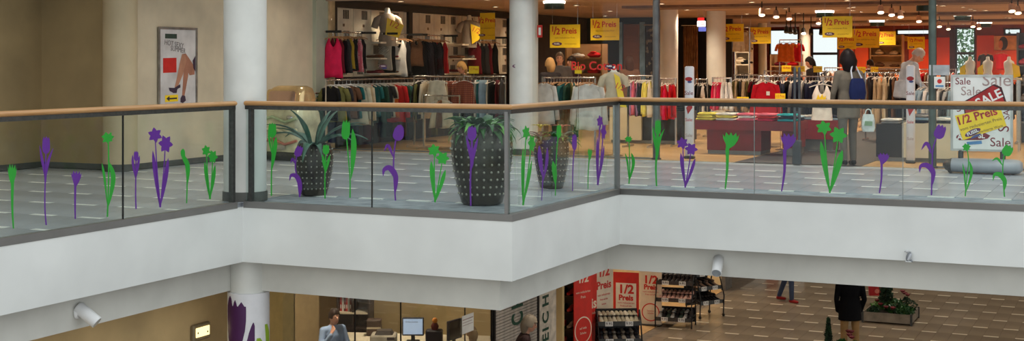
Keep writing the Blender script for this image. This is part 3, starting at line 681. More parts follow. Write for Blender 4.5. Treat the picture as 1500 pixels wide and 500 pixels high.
# handles of the pole to the right of the board's base and the fascia's small fixture
p = wp(1331.5, 376, onY(1331.5, RY - e)[1])
t = thing('bird_fixture', 'small grey and white bird-shaped figure at the lower edge of the white fascia', 'figure', (p.x, RY - e - .001, FASC - .002))
m_birdw = mat('bird_white', (226, 228, 230), .5); m_birdg = mat('bird_grey', (132, 136, 142), .5)
MB().ell((0, -.03, .055), (.024, .028, .055), 12, 8, Matrix.Rotation(.35, 3, 'Y')).build('body', m_birdg, t, smooth=True)
MB().ell((-.018, -.034, .108), (.016, .018, .017), 10, 7).build('head', m_birdw, t, smooth=True)
MB().ell((.012, -.048, .05), (.018, .012, .045), 10, 7, Matrix.Rotation(.5, 3, 'Y')).build('wing', mat('bird_pale', (190, 194, 200), .5), t, smooth=True)
MB().tube([(.02, -.03, .02), (.045, -.03, -.002)], [.014, .005], 8).build('tail', m_birdg, t, smooth=True)
MB().tube([(-.034, -.036, .106), (-.044, -.037, .102)], [.004, .001], 6).build('beak', m_ink, t)
MB().box(-.03, .03, -.05, 0.0, -.004, .002).build('perch', m_birdw, t)

# white cylinder spotlights on the beams
def beam_spot(label, loc, aim, Ls):
    t = thing('cylinder_spotlight', label, 'spotlight', loc, 0, 'white cylinder spotlights on the beams')
    d = Vector(aim).normalized()
    ms = mat('spot_white', (232, 232, 232), .4, 0, .02)
    nrm = Vector((d.x, d.y, 0)).normalized()
    MB().cyl((0, 0, 0), tuple(nrm * .03), .055, n=20).build('mounting_plate', ms, t, smooth=True)
    MB().cyl(tuple(nrm * .02), tuple(nrm * .09), .018, n=12).build('arm', m_steel, t, smooth=True)
    a = nrm * .09 - d * Ls * .42; b_ = a + d * Ls
    MB().tube([tuple(a), tuple(a + d * .01), tuple(b_ - d * .005), tuple(b_)], [.05, .06, .06, .056], 24).build('housing', ms, t, smooth=True)
    MB().cyl(tuple(b_ - d * .002), tuple(b_ + d * .002), .051, n=24).build('lens', mat('spot_lens', (170, 178, 186), .15), t)
Yq, Fq = onX(112, EX - s); beam_spot('white cylinder spotlight fixed to the beam on the left', (EX - s, Yq, zy(459, Fq)), (.75, .25, -.62), .24)
Xq, Fq = onY(1053, RY + s); beam_spot('white cylinder spotlight fixed to the beam below the shop entrance', (Xq, RY + s, zy(386, Fq)), (.12, -.8, -.55), .26)
# ================================================================ shop: shared builders
def garment_mesh(kind, seed):
    """hangs from the rail at z=0; width along x, thickness along y; cut with neckline, straps or sleeves"""
    rnd = random.Random(seed); ph = rnd.uniform(0, 6)
    hem, wprof, top, th = {
        'tank': (-.70, [(-.10, .125), (-.24, .145), (-.40, .14), (-.70, .17)], lambda u: -.10 - .13 * max(0, 1 - (u / .5) ** 2) - .15 * max(0, (u - .62) / .38) ** 1.4, .028),
        'tee': (-.68, [(-.10, .18), (-.24, .185), (-.42, .18), (-.68, .20)], lambda u: -.095 - .05 * max(0, 1 - (u / .33) ** 2) - .05 * max(0, (u - .35) / .65), .03),
        'shirt': (-.78, [(-.10, .18), (-.24, .195), (-.50, .185), (-.78, .21)], lambda u: -.085 - .03 * max(0, 1 - (u / .25) ** 2) - .06 * max(0, (u - .3) / .7), .036),
        'dress': (-1.0, [(-.10, .13), (-.26, .15), (-.42, .14), (-.62, .18), (-1.0, .25)], lambda u: -.10 - .12 * max(0, 1 - (u / .5) ** 2) - .14 * max(0, (u - .62) / .38) ** 1.4, .036),
        'skirt': (-.56, [(-.075, .15), (-.10, .14), (-.14, .155), (-.30, .20), (-.56, .25)], lambda u: -.075 - .012 * math.sin(u * 17) ** 2, .036),
        'trousers': (-.98, [(-.06, .12), (-.12, .13), (-.3, .135), (-.6, .12), (-.98, .115)], lambda u: -.06, .026)}[kind]
    def wid(z):
        for (z0, w0), (z1, w1) in zip(wprof[:-1], wprof[1:]):
            if z1 <= z <= z0: return w0 + (w1 - w0) * (z - z0) / (z1 - z0)
        return wprof[0][1] if z > wprof[0][0] else wprof[-1][1]
    nu, nv = 16, 8; V = []; F = []
    amp = {'skirt': .022, 'dress': .016}.get(kind, .010)
    for side in (-1, 1):
        for j in range(nv + 1):
            v = j / nv
            for i in range(nu + 1):
                u = -1 + 2 * i / nu; zt = top(abs(u)); z = zt + (hem - zt) * v; x = u * wid(z)
                y = side * th * (1 - u ** 4) * (.25 + .75 * min(1, v * 3)) + amp * v * math.sin(x * (52 if kind == 'skirt' else 30) + ph) * (1 - u ** 6) + .006 * math.sin(z * 13 + ph)
                V.append((x, y, z + .008 * v * math.sin(x * 24 + ph)))
    n1 = (nu + 1) * (nv + 1)
    for sd in (0, 1):
        o = sd * n1
        for j in range(nv):
            for i in range(nu):
                q = o + j * (nu + 1) + i; F.append((q, q + 1, q + nu + 2, q + nu + 1))
    for j in range(nv):
        for i in (0, nu): q = j * (nu + 1) + i; F.append((q, q + nu + 1, q + nu + 1 + n1, q + n1))
    for i in range(nu):
        for j in (0, nv): q = j * (nu + 1) + i; F.append((q, q + 1, q + 1 + n1, q + n1))
    mb = MB().add(V, F)
    if kind in ('tee', 'shirt'):
        ln = .15 if kind == 'tee' else .50
        for sx in (-1, 1):
            path = [(sx * .14, 0, -.155), (sx * .19, 0, -.175), (sx * .225, .005, -.20 - ln * .35), (sx * (.235 + .02 * rnd.random()), .012, -.20 - ln)]
            rings = []
            for k, (x, y, z) in enumerate(path):
                rx = (.03, .05, .045, .042)[k]; tilt = (1.2, .8, .25, .1)[k]
                rings.append([(x + sx * rx * math.cos(a_) * math.cos(tilt), y + .026 * math.sin(a_), z + rx * math.cos(a_) * math.sin(tilt)) for a_ in [2 * math.pi * i / 10 for i in range(10)]])
            mb.loft(rings)
    if kind == 'trousers':
        mb.v = [(x * 1.0, y, z) for x, y, z in mb.v]
    me = bpy.data.meshes.new('garment_' + kind); me.from_pydata(mb.v, [], mb.f)
    bm = bmesh.new(); bm.from_mesh(me); bmesh.ops.remove_doubles(bm, verts=bm.verts, dist=1e-5); bmesh.ops.recalc_face_normals(bm, faces=bm.faces); bm.to_mesh(me); bm.free()
    me.polygons.foreach_set('use_smooth', [True] * len(me.polygons)); return me
GM = {k: [garment_mesh(k, 7 * i + len(k)) for i in range(3)] for k in ('tank', 'tee', 'shirt', 'dress', 'skirt', 'trousers')}
hb = MB().tube([(0, 0, 0.012), (.014, 0, .02), (.016, 0, .0), (0, 0, -.03), (0, 0, -.075)], .003, 6)
hook_me = bpy.data.meshes.new('hook'); hook_me.from_pydata(hb.v, [], hb.f)
hb = MB().tube([(-.19, 0, -.125), (-.1, 0, -.095), (0, 0, -.075), (.1, 0, -.095), (.19, 0, -.125)], .008, 6)
hang_me = bpy.data.meshes.new('hanger'); hang_me.from_pydata(hb.v, [], hb.f)
m_hang = mat('hanger_wood', (176, 128, 84), .5); m_hangw = mat('hanger_pale', (220, 214, 206), .4)
WORD = {'tank': 'sleeveless top', 'tee': 'short-sleeved top', 'shirt': 'long-sleeved shirt', 'dress': 'dress', 'skirt': 'skirt', 'trousers': 'pair of trousers'}
NAME = {'tank': 'hanging_blouse', 'tee': 'hanging_blouse', 'shirt': 'hanging_shirt', 'dress': 'hanging_dress', 'skirt': 'hanging_skirt', 'trousers': 'hanging_trousers'}
def garment(kind, m, label, loc, rz, group, scale=1.0, hm=None, k=0):
    t = thing(NAME[kind], label, 'garment', loc, rz, group)
    sc3 = (scale,) * 3
    link('fabric', GM[kind][k % 3], m, t, None, None, sc3)
    h = link('hanger', hang_me, hm or m_hang, t, None, None, sc3); link('hook', hook_me, m_chrome, h)
    return t
CN = {}
def C(name, rgb): CN[name] = rgb; return name
for nme, rgb in (('black', (26, 25, 28)), ('charcoal', (52, 50, 54)), ('navy', (34, 38, 62)), ('white', (232, 228, 224)), ('cream', (222, 208, 184)), ('beige', (196, 172, 140)), ('brown', (104, 72, 52)), ('olive', (108, 104, 58)), ('mustard', (186, 146, 42)), ('teal', (44, 108, 110)), ('dark green', (34, 70, 56)), ('red', (196, 28, 36)), ('crimson', (214, 34, 78)), ('pink', (232, 110, 130)), ('maroon', (104, 26, 36)), ('orange', (214, 106, 40)), ('grey', (140, 138, 138)), ('pale blue', (150, 176, 196)), ('lavender', (172, 128, 170)), ('yellow', (232, 216, 96)), ('turquoise', (40, 168, 178)), ('pale grey', (192, 192, 194))):
    CN[nme] = rgb
def rail_things(p0, p1, z, desc, items, group, posts=True, scale=1.0, wall=False, spread=(0.02, 0.98), hm=None, tilt=.12, mesh_name='clothes_rail', pos=None, sizes=None):
    """a rail from p0 to p1 at height z and the clothes on it; items = [(kind, colour or (material, word))]"""
    p0 = Vector((p0[0], p0[1], 0)); p1 = Vector((p1[0], p1[1], 0)); d = (p1 - p0); L = d.length; d.normalize(); a = math.atan2(d.y, d.x)
    t = thing(mesh_name, desc[0], 'clothes rail', p0, a)
    MB().cyl((0, 0, z), (L, 0, z), .013, n=10).build('bar', m_chrome, t, smooth=True)
    if posts:
        for x in (0.0, L):
            MB().box(x - .014, x + .014, -.014, .014, .03, z + .015).build('post', m_chrome, t)
            MB().box(x - .02, x + .02, -.26, .26, 0, .035).build('foot', m_chrome, t)
    elif wall:
        for x in (L * .03, L * .97): MB().box(x - .01, x + .01, 0.0, wall, z - .02, z + .02).build('bracket', m_black, t)
    n = len(items)
    for i, (kind, c) in enumerate(items):
        u = spread[0] + (spread[1] - spread[0]) * ((i + .5) / n); q = p0 + d * (L * u)
        if pos: q = p0 + d * ((pos[i] - p0).dot(d))
        if isinstance(c, tuple): m, word = c
        else: m, word = cmat(CN[c]), c
        garment(kind, m, '%s %s, %s from left on %s' % (word, WORD[kind], ORD[i], desc[1]), (q.x, q.y, z), a + math.pi / 2 + random.uniform(-tilt, tilt), group, (sizes[i] if sizes else scale * random.uniform(.95, 1.04)), hm, i)
    return t
def mix(n, kinds, cols, seed):
    r = random.Random(seed); return [(r.choice(kinds), r.choice(cols)) for _ in range(n)]

# half price signs
def half_sign(label, px, py0, py1, F, rz=0.0, tone='bright', wfac=1.0, portrait=False, hang=2.62, twoside=False):
    zt, zb = zy(py0, F), zy(py1, F); H = zt - zb; Wd = H * (0.62 if portrait else 1.40) * wfac
    p = wp(px, 90, F)
    t = thing('half_price_sign', label, 'sign', (p.x, p.y, zb), rz, 'hanging half price signs')
    MB().box(-Wd / 2, Wd / 2, 0, .008, 0, H).build('board', m_yel, t)
    k = Wd / .84 if not portrait else Wd / .6
    for side in ((0,) if not twoside else (0, 1)):
        rr = (math.pi / 2, 0, 0) if side == 0 else (math.pi / 2, 0, math.pi); yy = -.002 if side == 0 else .010; sg = 1 if side == 0 else -1
        lettering('1', .20 * k, m_red, t, (sg * -.34 * k, yy, H * .80), rr, .004 * k)
        lettering('/', .30 * k, m_red, t, (sg * -.275 * k, yy, H * .72), rr, .004 * k)
        lettering('2', .22 * k, m_red, t, (sg * -.19 * k, yy, H * .69), rr, .005 * k)
        lettering('Preis', .215 * k, m_red, t, (sg * .12 * k, yy, H * .72), rr, .004 * k)
        lettering('vom reduzierten Preis', .062 * k, mat('sign_ochre', (176, 120, 20), .6), t, (0, yy, H * .43), rr)
        lettering('auf markierte Ware', .04 * k, mat('sign_ochre', (176, 120, 20), .6), t, (sg * .16 * k, yy, H * .16), rr)
        ov = [(sg * -.22 * k + .14 * k * math.cos(a), yy - sg * .0005, H * .17 + .05 * k * math.sin(a)) for a in [2 * math.pi * i / 18 for i in range(18)]]
        MB().flat(ov, (0, -sg, 0), .0008).build('logo_oval', mat('logo_purple', (96, 34, 84), .5), t)
        lettering('FUSSL', .062 * k, m_paper, t, (sg * -.22 * k, yy - sg * .0025, H * .17), rr, .001)
    if hang:
        for sx in (-.42, .42): MB().cyl((sx * Wd, .004, H), (sx * Wd, .004, hang - zb), .002, n=5).build('hanging_wire', m_chrome, t)
    return t
def oval_mark(label, px, py, F):
    p = wp(px, py, F); t = thing('glass_mark', label, 'sticker', (p.x, SHOPY - .008, p.z), 0, 'oval marks on the shop glass')
    MB().flat([(.075 * math.cos(a), 0, .03 * math.sin(a)) for a in [2 * math.pi * i / 20 for i in range(20)]], (0, -1, 0), .0008).build('oval', mat('logo_purple', (96, 34, 84), .5), t)
    MB().flat([(.02 + .05 * math.cos(a), 0, -.034 + .014 * math.sin(a)) for a in [2 * math.pi * i / 16 for i in range(16)]], (0, -1, 0), .0008).build('lower_oval', mat('logo_blue', (70, 80, 140), .5), t)
    lettering('FUSSL', .036, m_paper, t, (0, -.002, 0), (math.pi / 2, 0, 0), .0008)
# small sign standing on the rails
def rail_card(label, px, py0, py1, F, wpx):
    p = wp(px, py1, F); Wd = wpx * F / FOC; H = (py1 - py0) * F / FOC
    t = thing('rail_card', label, 'sign', p, 0, 'small yellow cards on the rails')
    MB().box(-Wd / 2, Wd / 2, 0, .004, 0, H).build('card', m_yel, t)
    MB().cyl((0, .006, .01 - p.z), (0, .006, H * .5), .005, n=6).build('stick', m_chrome, t); MB().lathe([(.09, -p.z), (.09, .012 - p.z)], 16).build('base', m_chrome, t)
    lettering('1/2 Preis', H * .5, m_red, t, (0, -.002, H * .6), sx=.7)

# mannequin torso
def bust(label, loc, rz, top_m, scale=1.0, stand=0.0, scarf=None, name='mannequin_bust', neck=True, tilt=0.0):
    t = thing(name, label, 'mannequin', loc, rz)
    ms = mat('mannequin_white', (226, 222, 214), .35, 0, .02)
    z0 = stand
    if stand > 0:
        MB().cyl((0, 0, .02), (0, 0, stand + .1), .016, n=10).build('pole', m_chrome, t, smooth=True)
        MB().lathe([(.15, 0), (.15, .015), (.02, .03)], 20).build('stand_base', m_chrome, t, smooth=True)
    sec = [(0, .15, .10), (.08, .16, .105), (.2, .125, .085), (.34, .155, .10), (.44, .165, .095), (.50, .15, .075), (.54, .08, .06)]
    def ring(z, rx, ry, o=0): return [((rx + o) * scale * math.cos(a), (ry + o) * scale * math.sin(a), z0 + z * scale) for a in [2 * math.pi * i / 20 for i in range(20)]]
    mb = MB().loft([ring(*q) for q in sec] + [ring(.57, .055, .052), ring(.64, .05, .05), ring(.66, .035, .035)])
    mb.build('torso', ms, t, smooth=True)
    if top_m:
        tb = MB().loft([ring(-.08, .185, .13)] + [ring(z, rx, ry, .014) for z, rx, ry in sec[:6]] + [ring(.545, .095, .07)])
        for sx in (-1, 1): tb.tube([(sx * .12 * scale, 0, z0 + .48 * scale), (sx * .20 * scale, 0, z0 + .42 * scale), (sx * .25 * scale, 0, z0 + .27 * scale)], [.06 * scale, .075 * scale, .07 * scale], 10)
        tb.build('top', top_m, t, smooth=True)
    if scarf:
        MB().flat([(x * scale, -.135 * scale, z0 + z * scale) for x, z in scarf], (0, -1, 0), .012).build('yellow_card', m_yel, t)
        lettering('1/2', .16 * scale, m_red, t, (sum(x for x, z in scarf) / len(scarf) * scale, -.15 * scale, z0 + (sum(z for x, z in scarf) / len(scarf) + .08) * scale), (math.pi / 2, .4, 0))
    return t

# ---------------------------------------------------------------- shop front: glass, posts
def glazing(label, x0, x1, z1=2.55):
    t = thing('shop_window', label, 'glass', (x0, SHOPY, 0))
    MB().box(.004, x1 - x0 - .004, -.005, .005, 0.02, z1).build('pane', m_sglass, t)
    MB().box(0, x1 - x0, -.02, .02, 0, .025).build('floor_channel', m_steel, t)
xs = [-12.76, onY(555, SHOPY)[0], onY(650, SHOPY)[0], -9.47]
for i, w_ in enumerate(('beside the poster wall', 'in the middle of the left window', 'next to the shop front column')):
    glazing('tall glass shop window pane ' + w_, xs[i], xs[i + 1])
xs2 = [-8.98, onY(854, SHOPY)[0], onY(957, SHOPY)[0]]
for i, w_ in enumerate(('right of the shop front column', 'left of the dark steel post')):
    glazing('tall glass shop window pane ' + w_, xs2[i], xs2[i + 1])
p960 = onY(961.5, SHOPY)[0]; p1365 = onY(1366, SHOPY)[0]
xs3 = [p1365 + .06, p1365 + 1.35, p1365 + 2.65]
for i, w_ in enumerate(('behind the sale board', 'at the far right of the shop front')):
    glazing('tall glass shop window pane ' + w_, xs3[i], xs3[i + 1])
for x, r, lab, m in ((p960, .055, 'dark grey steel post at the left side of the shop entrance', mat('post_grey', (98, 98, 98), .4, .3)), (p1365, .055, 'green-grey steel post at the right side of the shop entrance', mat('post_greengrey', (84, 96, 90), .4, .3))):
    t = thing('entrance_post', lab, 'post', (x, SHOPY, 0))
    MB().lathe([(r, 0), (r, 3.2)], 20).build('shaft', m, t, smooth=True)
    MB().lathe([(r + .02, 0), (r + .02, .02), (r, .025)], 20).build('floor_collar', m_darksteel, t)
for px, lab in ((474, 'oval purple mark on the glass beside the poster wall'), (562, 'oval purple mark on the glass in front of the white tank top'), (757, 'oval purple mark on the glass left of the shop column'), (893, 'oval purple mark on the glass in front of the bust')):
    oval_mark(lab, px, 97, onY(px, SHOPY)[1])
# red fire sign on the column
t = thing('fire_sign', 'small red fire equipment sign on the side of the shop front column', 'sign', (wp(787, 90, 22.3).x, 20.55, zy(55, 22.4)))
MB().box(-.045, .045, -.004, .004, 0, .2).build('plate', m_red, t)
MB().box(-.02, .02, -.007, -.004, .04, .16).build('symbol', m_paper, t)
# red lettering on the glass
q = onY(874, SHOPY)
t = thing('glass_lettering', 'red lettering on the shop glass above the white shirts', 'lettering', (q[0], SHOPY - .008, zy(97, q[1])))
lettering('Bio Cotton', .19, m_red, t, (0, 0, 0), (math.pi / 2, 0, 0), .003)
# white notices on the right post
t = thing('notice_plate', 'white notice plates on the green-grey entrance post', 'sign', (p1365 + .09, SHOPY - .065, zy(128, 20.4)))
MB().box(-.06, .09, 0, .006, .0, .165).build('sticker_plate', m_paper, t)
MB().box(-.13, .15, .012, .018, .185, .33).build('grey_plate', mat('plate_grey', (176, 180, 184), .5), t)
MB().flat([(.015 + .032 * math.cos(a), -.001, .10 + .032 * math.sin(a)) for a in [2 * math.pi * i / 18 for i in range(18)]], (0, -1, 0), .001).build('red_disc', m_red, t)
MB().box(-.04, .07, -.002, 0, .02, .045).build('blue_bar', mat('plate_blue', (84, 150, 200), .5), t)
# security antennas: two white wrapped, one of bare twin tubes
def sale_post(label, px, F, zt, wd):
    p = wp(px, 90, F); t = thing('security_post', label, 'security post', (p.x, p.y, 0), 0.0)
    m = mat('banner_white', (224, 222, 226), .5, 0, .02)
    MB().rbox(-wd / 2, wd / 2, -.035, .035, .03, zt, .02).build('sleeve', m, t, smooth=True)
    MB().rbox(-wd / 2 - .01, wd / 2 + .01, -.05, .05, 0, .04, .012).build('foot', m_darksteel, t)
    lettering('Sale', wd * .62, mat('print_maroon', (128, 26, 40), .5), t, (0, -.0365, zt - .42), (math.pi / 2, 0, 0))
    lettering('Sale', wd * .5, m_red, t, (0, -.0365, zt * .42), (math.pi / 2, 0, 0)); lettering('Sale', wd * .5, m_grey_t, t, (0, -.0365, zt * .25), (math.pi / 2, 0, 0))
    MB().flat([(wd * .42 * math.cos(a), -.0362, zt - .2 + .032 * math.sin(a)) for a in [2 * math.pi * i / 18 for i in range(18)]], (0, -1, 0), .001).build('logo_oval', m_redd, t)
    MB().flat([(wd * .1 + wd * .26 * math.cos(a), -.0362, zt - .245 + .018 * math.sin(a)) for a in [2 * math.pi * i / 18 for i in range(18)]], (0, -1, 0), .001).build('logo_band', mat('logo_blue', (70, 80, 140), .5), t)
    MB().flat([(-wd * .3, -.0362, zt * .55), (wd * .3, -.0362, zt * .62), (wd * .4, -.0362, zt * .55), (-wd * .1, -.0362, zt * .48)], (0, -1, 0), .001).build('red_tag', m_redd, t)
sale_post('white security post wrapped in sale print near the dark red table', 1010, 21.6, 1.44, .145)
sale_post('white security post wrapped in sale print beside the green-grey post', 1334, 20.6, 1.46, .125)
p = wp(1167.5, 90, 20.3); t = thing('security_post', 'grey twin-tube security post in the middle of the shop entrance', 'security post', (p.x, p.y, 0))
m_sg = mat('antenna_grey', (74, 76, 80), .45, .2)
for sx in (-.034, .034): MB().tube([(sx, 0, .02), (sx, 0, 1.40), (sx, 0, 1.43)], [.021, .021, .012], 12).build('tube', m_sg, t, smooth=True)
MB().rbox(-.062, .062, -.05, .05, 0, .36, .012).build('base_cover', m_sg, t)
for z in (.75, 1.25): MB().box(-.03, .03, -.012, .012, z, z + .03).build('crossbar', m_sg, t)

# ---------------------------------------------------------------- left wall display (along the shop's left wall)
WX = LWX
unit = thing('wall_display_unit', 'black framed wall display with white slotted panels along the left shop wall', 'shelving', (WX, 20.7, 0))
def wY(px): return onX(px, WX)[0]
ym = wY(594); ye = wY(742)
for y in (20.72, ym, ye - .05):
    MB().box(WX, WX + .12, y - .07, y + .07, 0, 2.56).build('upright', m_black, unit, world=True)
MB().box(WX, WX + .14, 20.65, ye, 2.47, 2.6).build('header', m_black, unit, world=True)
MB().box(WX, WX + .03, 20.65, ye, 0.0, 1.25).build('lower_back', mat('unit_dark_back', (44, 34, 32), .7), unit, world=True)
m_slot = mat('panel_slot_dark', (40, 36, 34), .6); m_panel = mat('white_slot_panel', (232, 224, 206), .55, 0, .03)
def slot_panel(y0, y1, z0, z1, seed):
    r = random.Random(seed)
    pn = MB().box(WX + .03, WX + .06, y0 + .008, y1 - .008, z0, z1).build('panel', m_panel, unit, world=True)
    for k in range(2):
        cy = y0 + (y1 - y0) * r.uniform(.3, .7); cz = z0 + (z1 - z0) * (.2 if k == 0 else .82)
        sbm = MB()
        for j in range(4): sbm.box(WX + .0595, WX + .0625, cy - .10 + j * .052, cy - .10 + j * .052 + .036, cz - .08, cz + .08)
        o = sbm.build('vent_slots', m_slot, pn); inv = unit.matrix_basis.inverted(); o.data.transform(inv); stuff(o)
    cy = y0 + (y1 - y0) * r.uniform(.35, .65); cz = (z0 + z1) / 2
    o = MB().box(WX + .0595, WX + .064, cy - .03, cy + .03, cz - .025, cz + .025).build('knob', mat('panel_knob', (120, 96, 72), .5), pn); o.data.transform(unit.matrix_basis.inverted())
y = 20.80; i = 0
while y < ye - .3:
    y1 = min(y + .62, ye)
    if not (abs(y1 - ym) < .2 and False): slot_panel(y, y1, 1.86, 2.46, i); slot_panel(y, y1, 1.24, 1.84, i + 50)
    y = y1; i += 1
# shelf stacks with busts
def shelf_block(px0, px1, zs, lab):
    y0, y1 = wY(px0), wY(px1)
    t = thing('display_shelf', lab, 'shelf', (WX, (y0 + y1) / 2, zs[0]))
    for z in zs: MB().box(WX + .06, WX + .42, y0, y1, z - .03, z).build('shelf_board', mat('shelf_white', (230, 220, 200), .5), t, world=True)
    for yy in (y0 + .01, y1 - .03): MB().box(WX + .06, WX + .10, yy, yy + .02, zs[0] - .03, zs[-1]).build('support', m_chrome, t, world=True)
    return y0, y1
def folded(label, loc, rz, c, w_=.30, d_=.34, h=.035, group='folded clothes'):
    t = thing('folded_garment', label, 'garment', loc, rz, group); m = c if not isinstance(c, str) else cmat(CN[c])
    MB().rbox(-w_ / 2, w_ / 2, -d_ / 2, d_ / 2, 0, h, h * .42).build('fold', m, t, smooth=True)
    MB().rbox(-w_ * .22, w_ * .22, -d_ / 2 + .01, -d_ / 2 + .13, h * .9, h * 1.25, h * .15).build('collar', m, t, smooth=True)
    return t
for px0, px1, lab, tag_ in ((528, 566, 'pale wall shelves under the bust between pink tops and white tank top', 'the near bust shelf'), (650, 690, 'pale wall shelves under the bust at the far end of the left wall', 'the far bust shelf')):
    zs = (1.30, 1.58, 1.87); y0, y1 = shelf_block(px0, px1, zs, lab)
    for si, z in enumerate(zs[:2]):
        n = 3
        for k in range(n):
            cs = ('maroon', 'charcoal', 'brown', 'grey', 'maroon', 'cream')[(k + si * 2) % 6]
            folded('%s folded top, %s from left, %s board of %s' % (cs, ORD[k], ('lower', 'middle')[si], tag_), (WX + .24, y0 + .12 + (y1 - y0 - .24) * k / (n - 1), z), math.pi / 2, cs, .2, .3, .05)
gt = cmat((140, 126, 114))
yb = wY(541); bust('bust in a grey top with a bright yellow price card on the near wall shelf', (WX + .38, yb, 1.87), math.pi / 2 - .9, gt, .95, 0, [(-.02, .46), (.30, .32), (.20, .08), (-.06, .14)])
yb = wY(663); bust('bust in a grey top with a yellow price card on the far wall shelf', (WX + .38, yb, 1.87), math.pi / 2 - .9, gt, .9, 0, [(.0, .46), (.26, .36), (.2, .10), (.04, .0)])
for px, lab in ((557, 'white price box beside the near wall bust'), (682, 'white price box beside the far wall bust')):
    t = thing('price_box', lab, 'box', (WX + .26, wY(px), 1.87), math.pi / 2 - .9)
    MB().box(-.09, .09, -.04, .04, 0, .22).build('box', m_paper, t); MB().box(-.06, .06, -.043, -.04, .06, .13).build('print', m_ink, t)
# upper rail clothes (rail parallel to the wall)
RX = WX + .36
m_dots = mat('pink_dotted_fabric', (232, 96, 118), .8, 0, 0, 34, pattern='dots', col2=(220, 90, 110)); MATS['pink_dotted_fabric'].node_tree.nodes['Color Ramp'].color_ramp.elements[1].color = lin((245, 225, 225))
m_zeb = mat('zebra_fabric', (226, 214, 196), .8, 0, 0, 16, pattern='zebra', col2=(40, 32, 30))
def rY(px): return onX(px, RX)[0]
g1 = 'clothes on the left wall rails'
def wall_rail(a, c, desc, rows, tilt=.2):
    rail_things((RX, rY(a)), (RX, rY(c)), 2.02, desc, [(k_, c_) for px, k_, c_, z_ in rows], g1, False, 1.0, -.3, tilt=tilt, pos=[Vector((RX, rY(px), 0)) for px, k_, c_, z_ in rows], sizes=[z_ for px, k_, c_, z_ in rows])
wall_rail(476, 531, ('short chrome rail near the poster wall holding pink tops', 'the short wall rail nearest the poster wall'), [(488, 'tank', 'crimson', 1.12), (493, 'tank', 'maroon', 1.0), (499, 'tank', 'black', 1.0), (504, 'tank', 'charcoal', 1.0), (509, 'tank', 'mustard', .9), (514, 'tank', 'black', .95), (521, 'tank', (m_dots, 'pink dotted'), .98), (527, 'tank', 'black', .9)], .12)
wall_rail(560, 600, ('short chrome rail with a zebra top and white tank tops', 'the short rail right of the near bust'), [(564, 'tank', (m_zeb, 'zebra print'), .95), (569, 'tank', 'black', 1.0), (584, 'tank', 'white', 1.12), (592, 'tank', 'black', 1.05)], .12)
wall_rail(604, 652, ('short chrome rail packed with black tops', 'the rail of black tops on the left wall'), [(610, 'tank', 'brown', .85), (615, 'tank', 'black', 1.1), (619, 'tank', 'black', 1.12), (624, 'tank', 'charcoal', 1.1), (628, 'tank', 'black', 1.14), (632, 'tank', 'black', 1.1), (637, 'tank', 'charcoal', 1.1), (641, 'tank', 'black', 1.1), (646, 'tank', 'red', 1.05)], .3)
wall_rail(690, 728, ('short chrome rail of dark clothes at the far end of the left wall', 'the far end rail of the left wall'), [(695, 'tank', 'maroon', 1.1), (700, 'tank', 'black', 1.1), (706, 'tank', 'charcoal', 1.1), (712, 'tank', 'maroon', 1.1), (720, 'tank', 'black', 1.1)], .3)
# lower rail
RX = WX + .62
pal = ['olive', 'brown', 'mustard', 'charcoal', 'black', 'teal', 'cream', 'cream', 'beige', 'teal', 'dark green', 'charcoal', 'red', 'brown', 'black', 'dark green']
lk = [('tee', 'black'), ('tee', 'olive'), ('tank', 'mustard'), ('tee', 'charcoal'), ('tee', 'brown'), ('tank', 'black'), ('tee', 'teal'), ('shirt', 'cream'), ('shirt', 'beige'), ('shirt', 'cream'), ('tank', 'orange'), ('tee', 'teal'), ('shirt', 'dark green'), ('tank', 'black'), ('tee', 'charcoal'), ('tee', 'cream'), ('tank', 'orange'), ('shirt', 'red'), ('tee', 'dark green'), ('tee', 'teal'), ('tank', 'black'), ('shirt', 'brown'), ('tee', 'charcoal'), ('shirt', 'dark green'), ('tee', 'black'), ('shirt', 'cream')]
rail_things((RX, rY(478)), (RX, rY(622)), 1.20, ('long low chrome rail of mixed tops along the left wall', 'the long low rail along the left wall'), lk, g1, True, 1.0, tilt=.45, hm=m_hangw)
# second, lowest row of trousers and tops below it
lk2 = mix(22, ['trousers', 'skirt'], ['black', 'charcoal', 'brown', 'black', 'dark green', 'maroon', 'navy', 'olive'], 4)
rail_things((RX - .25, rY(480)), (RX - .25, rY(700)), 0.98, ('lowest dark rail against the left wall', 'the lowest rail against the left wall'), lk2, g1, False, .9, -.3, tilt=.3)

# free standing rail with skirts and trousers, just inside the left window
m_plaid = mat('orange_plaid_fabric', (190, 104, 62), .8, 0, 0, 9, pattern='plaid', col2=(120, 52, 40))
x0, x1 = onY(603, 21.6)[0], onY(737, 21.6)[0]
g2 = 'clothes on the skirt rail inside the left window'
its = [('shirt', 'olive'), ('shirt', 'black'), ('shirt', 'cream'), ('skirt', 'cream'), ('skirt', 'beige'), ('skirt', 'pale grey'), ('skirt', 'cream'), ('skirt', 'beige'), ('skirt', (m_plaid, 'orange plaid')), ('skirt', (m_plaid, 'orange plaid')), ('skirt', 'brown'), ('trousers', 'black'), ('trousers', 'navy'), ('trousers', 'black'), ('trousers', 'white'), ('trousers', 'teal'), ('trousers', 'pale blue'), ('trousers', 'cream'), ('trousers', 'black'), ('trousers', 'maroon'), ('trousers', 'charcoal')]
rail_things((x0, 21.7), (x1, 21.7), 1.25, ('free standing chrome rail of skirts and trousers inside the left window', 'the skirt rail inside the left window'), its, g2, True, 1.0, tilt=.5, hm=m_hangw)
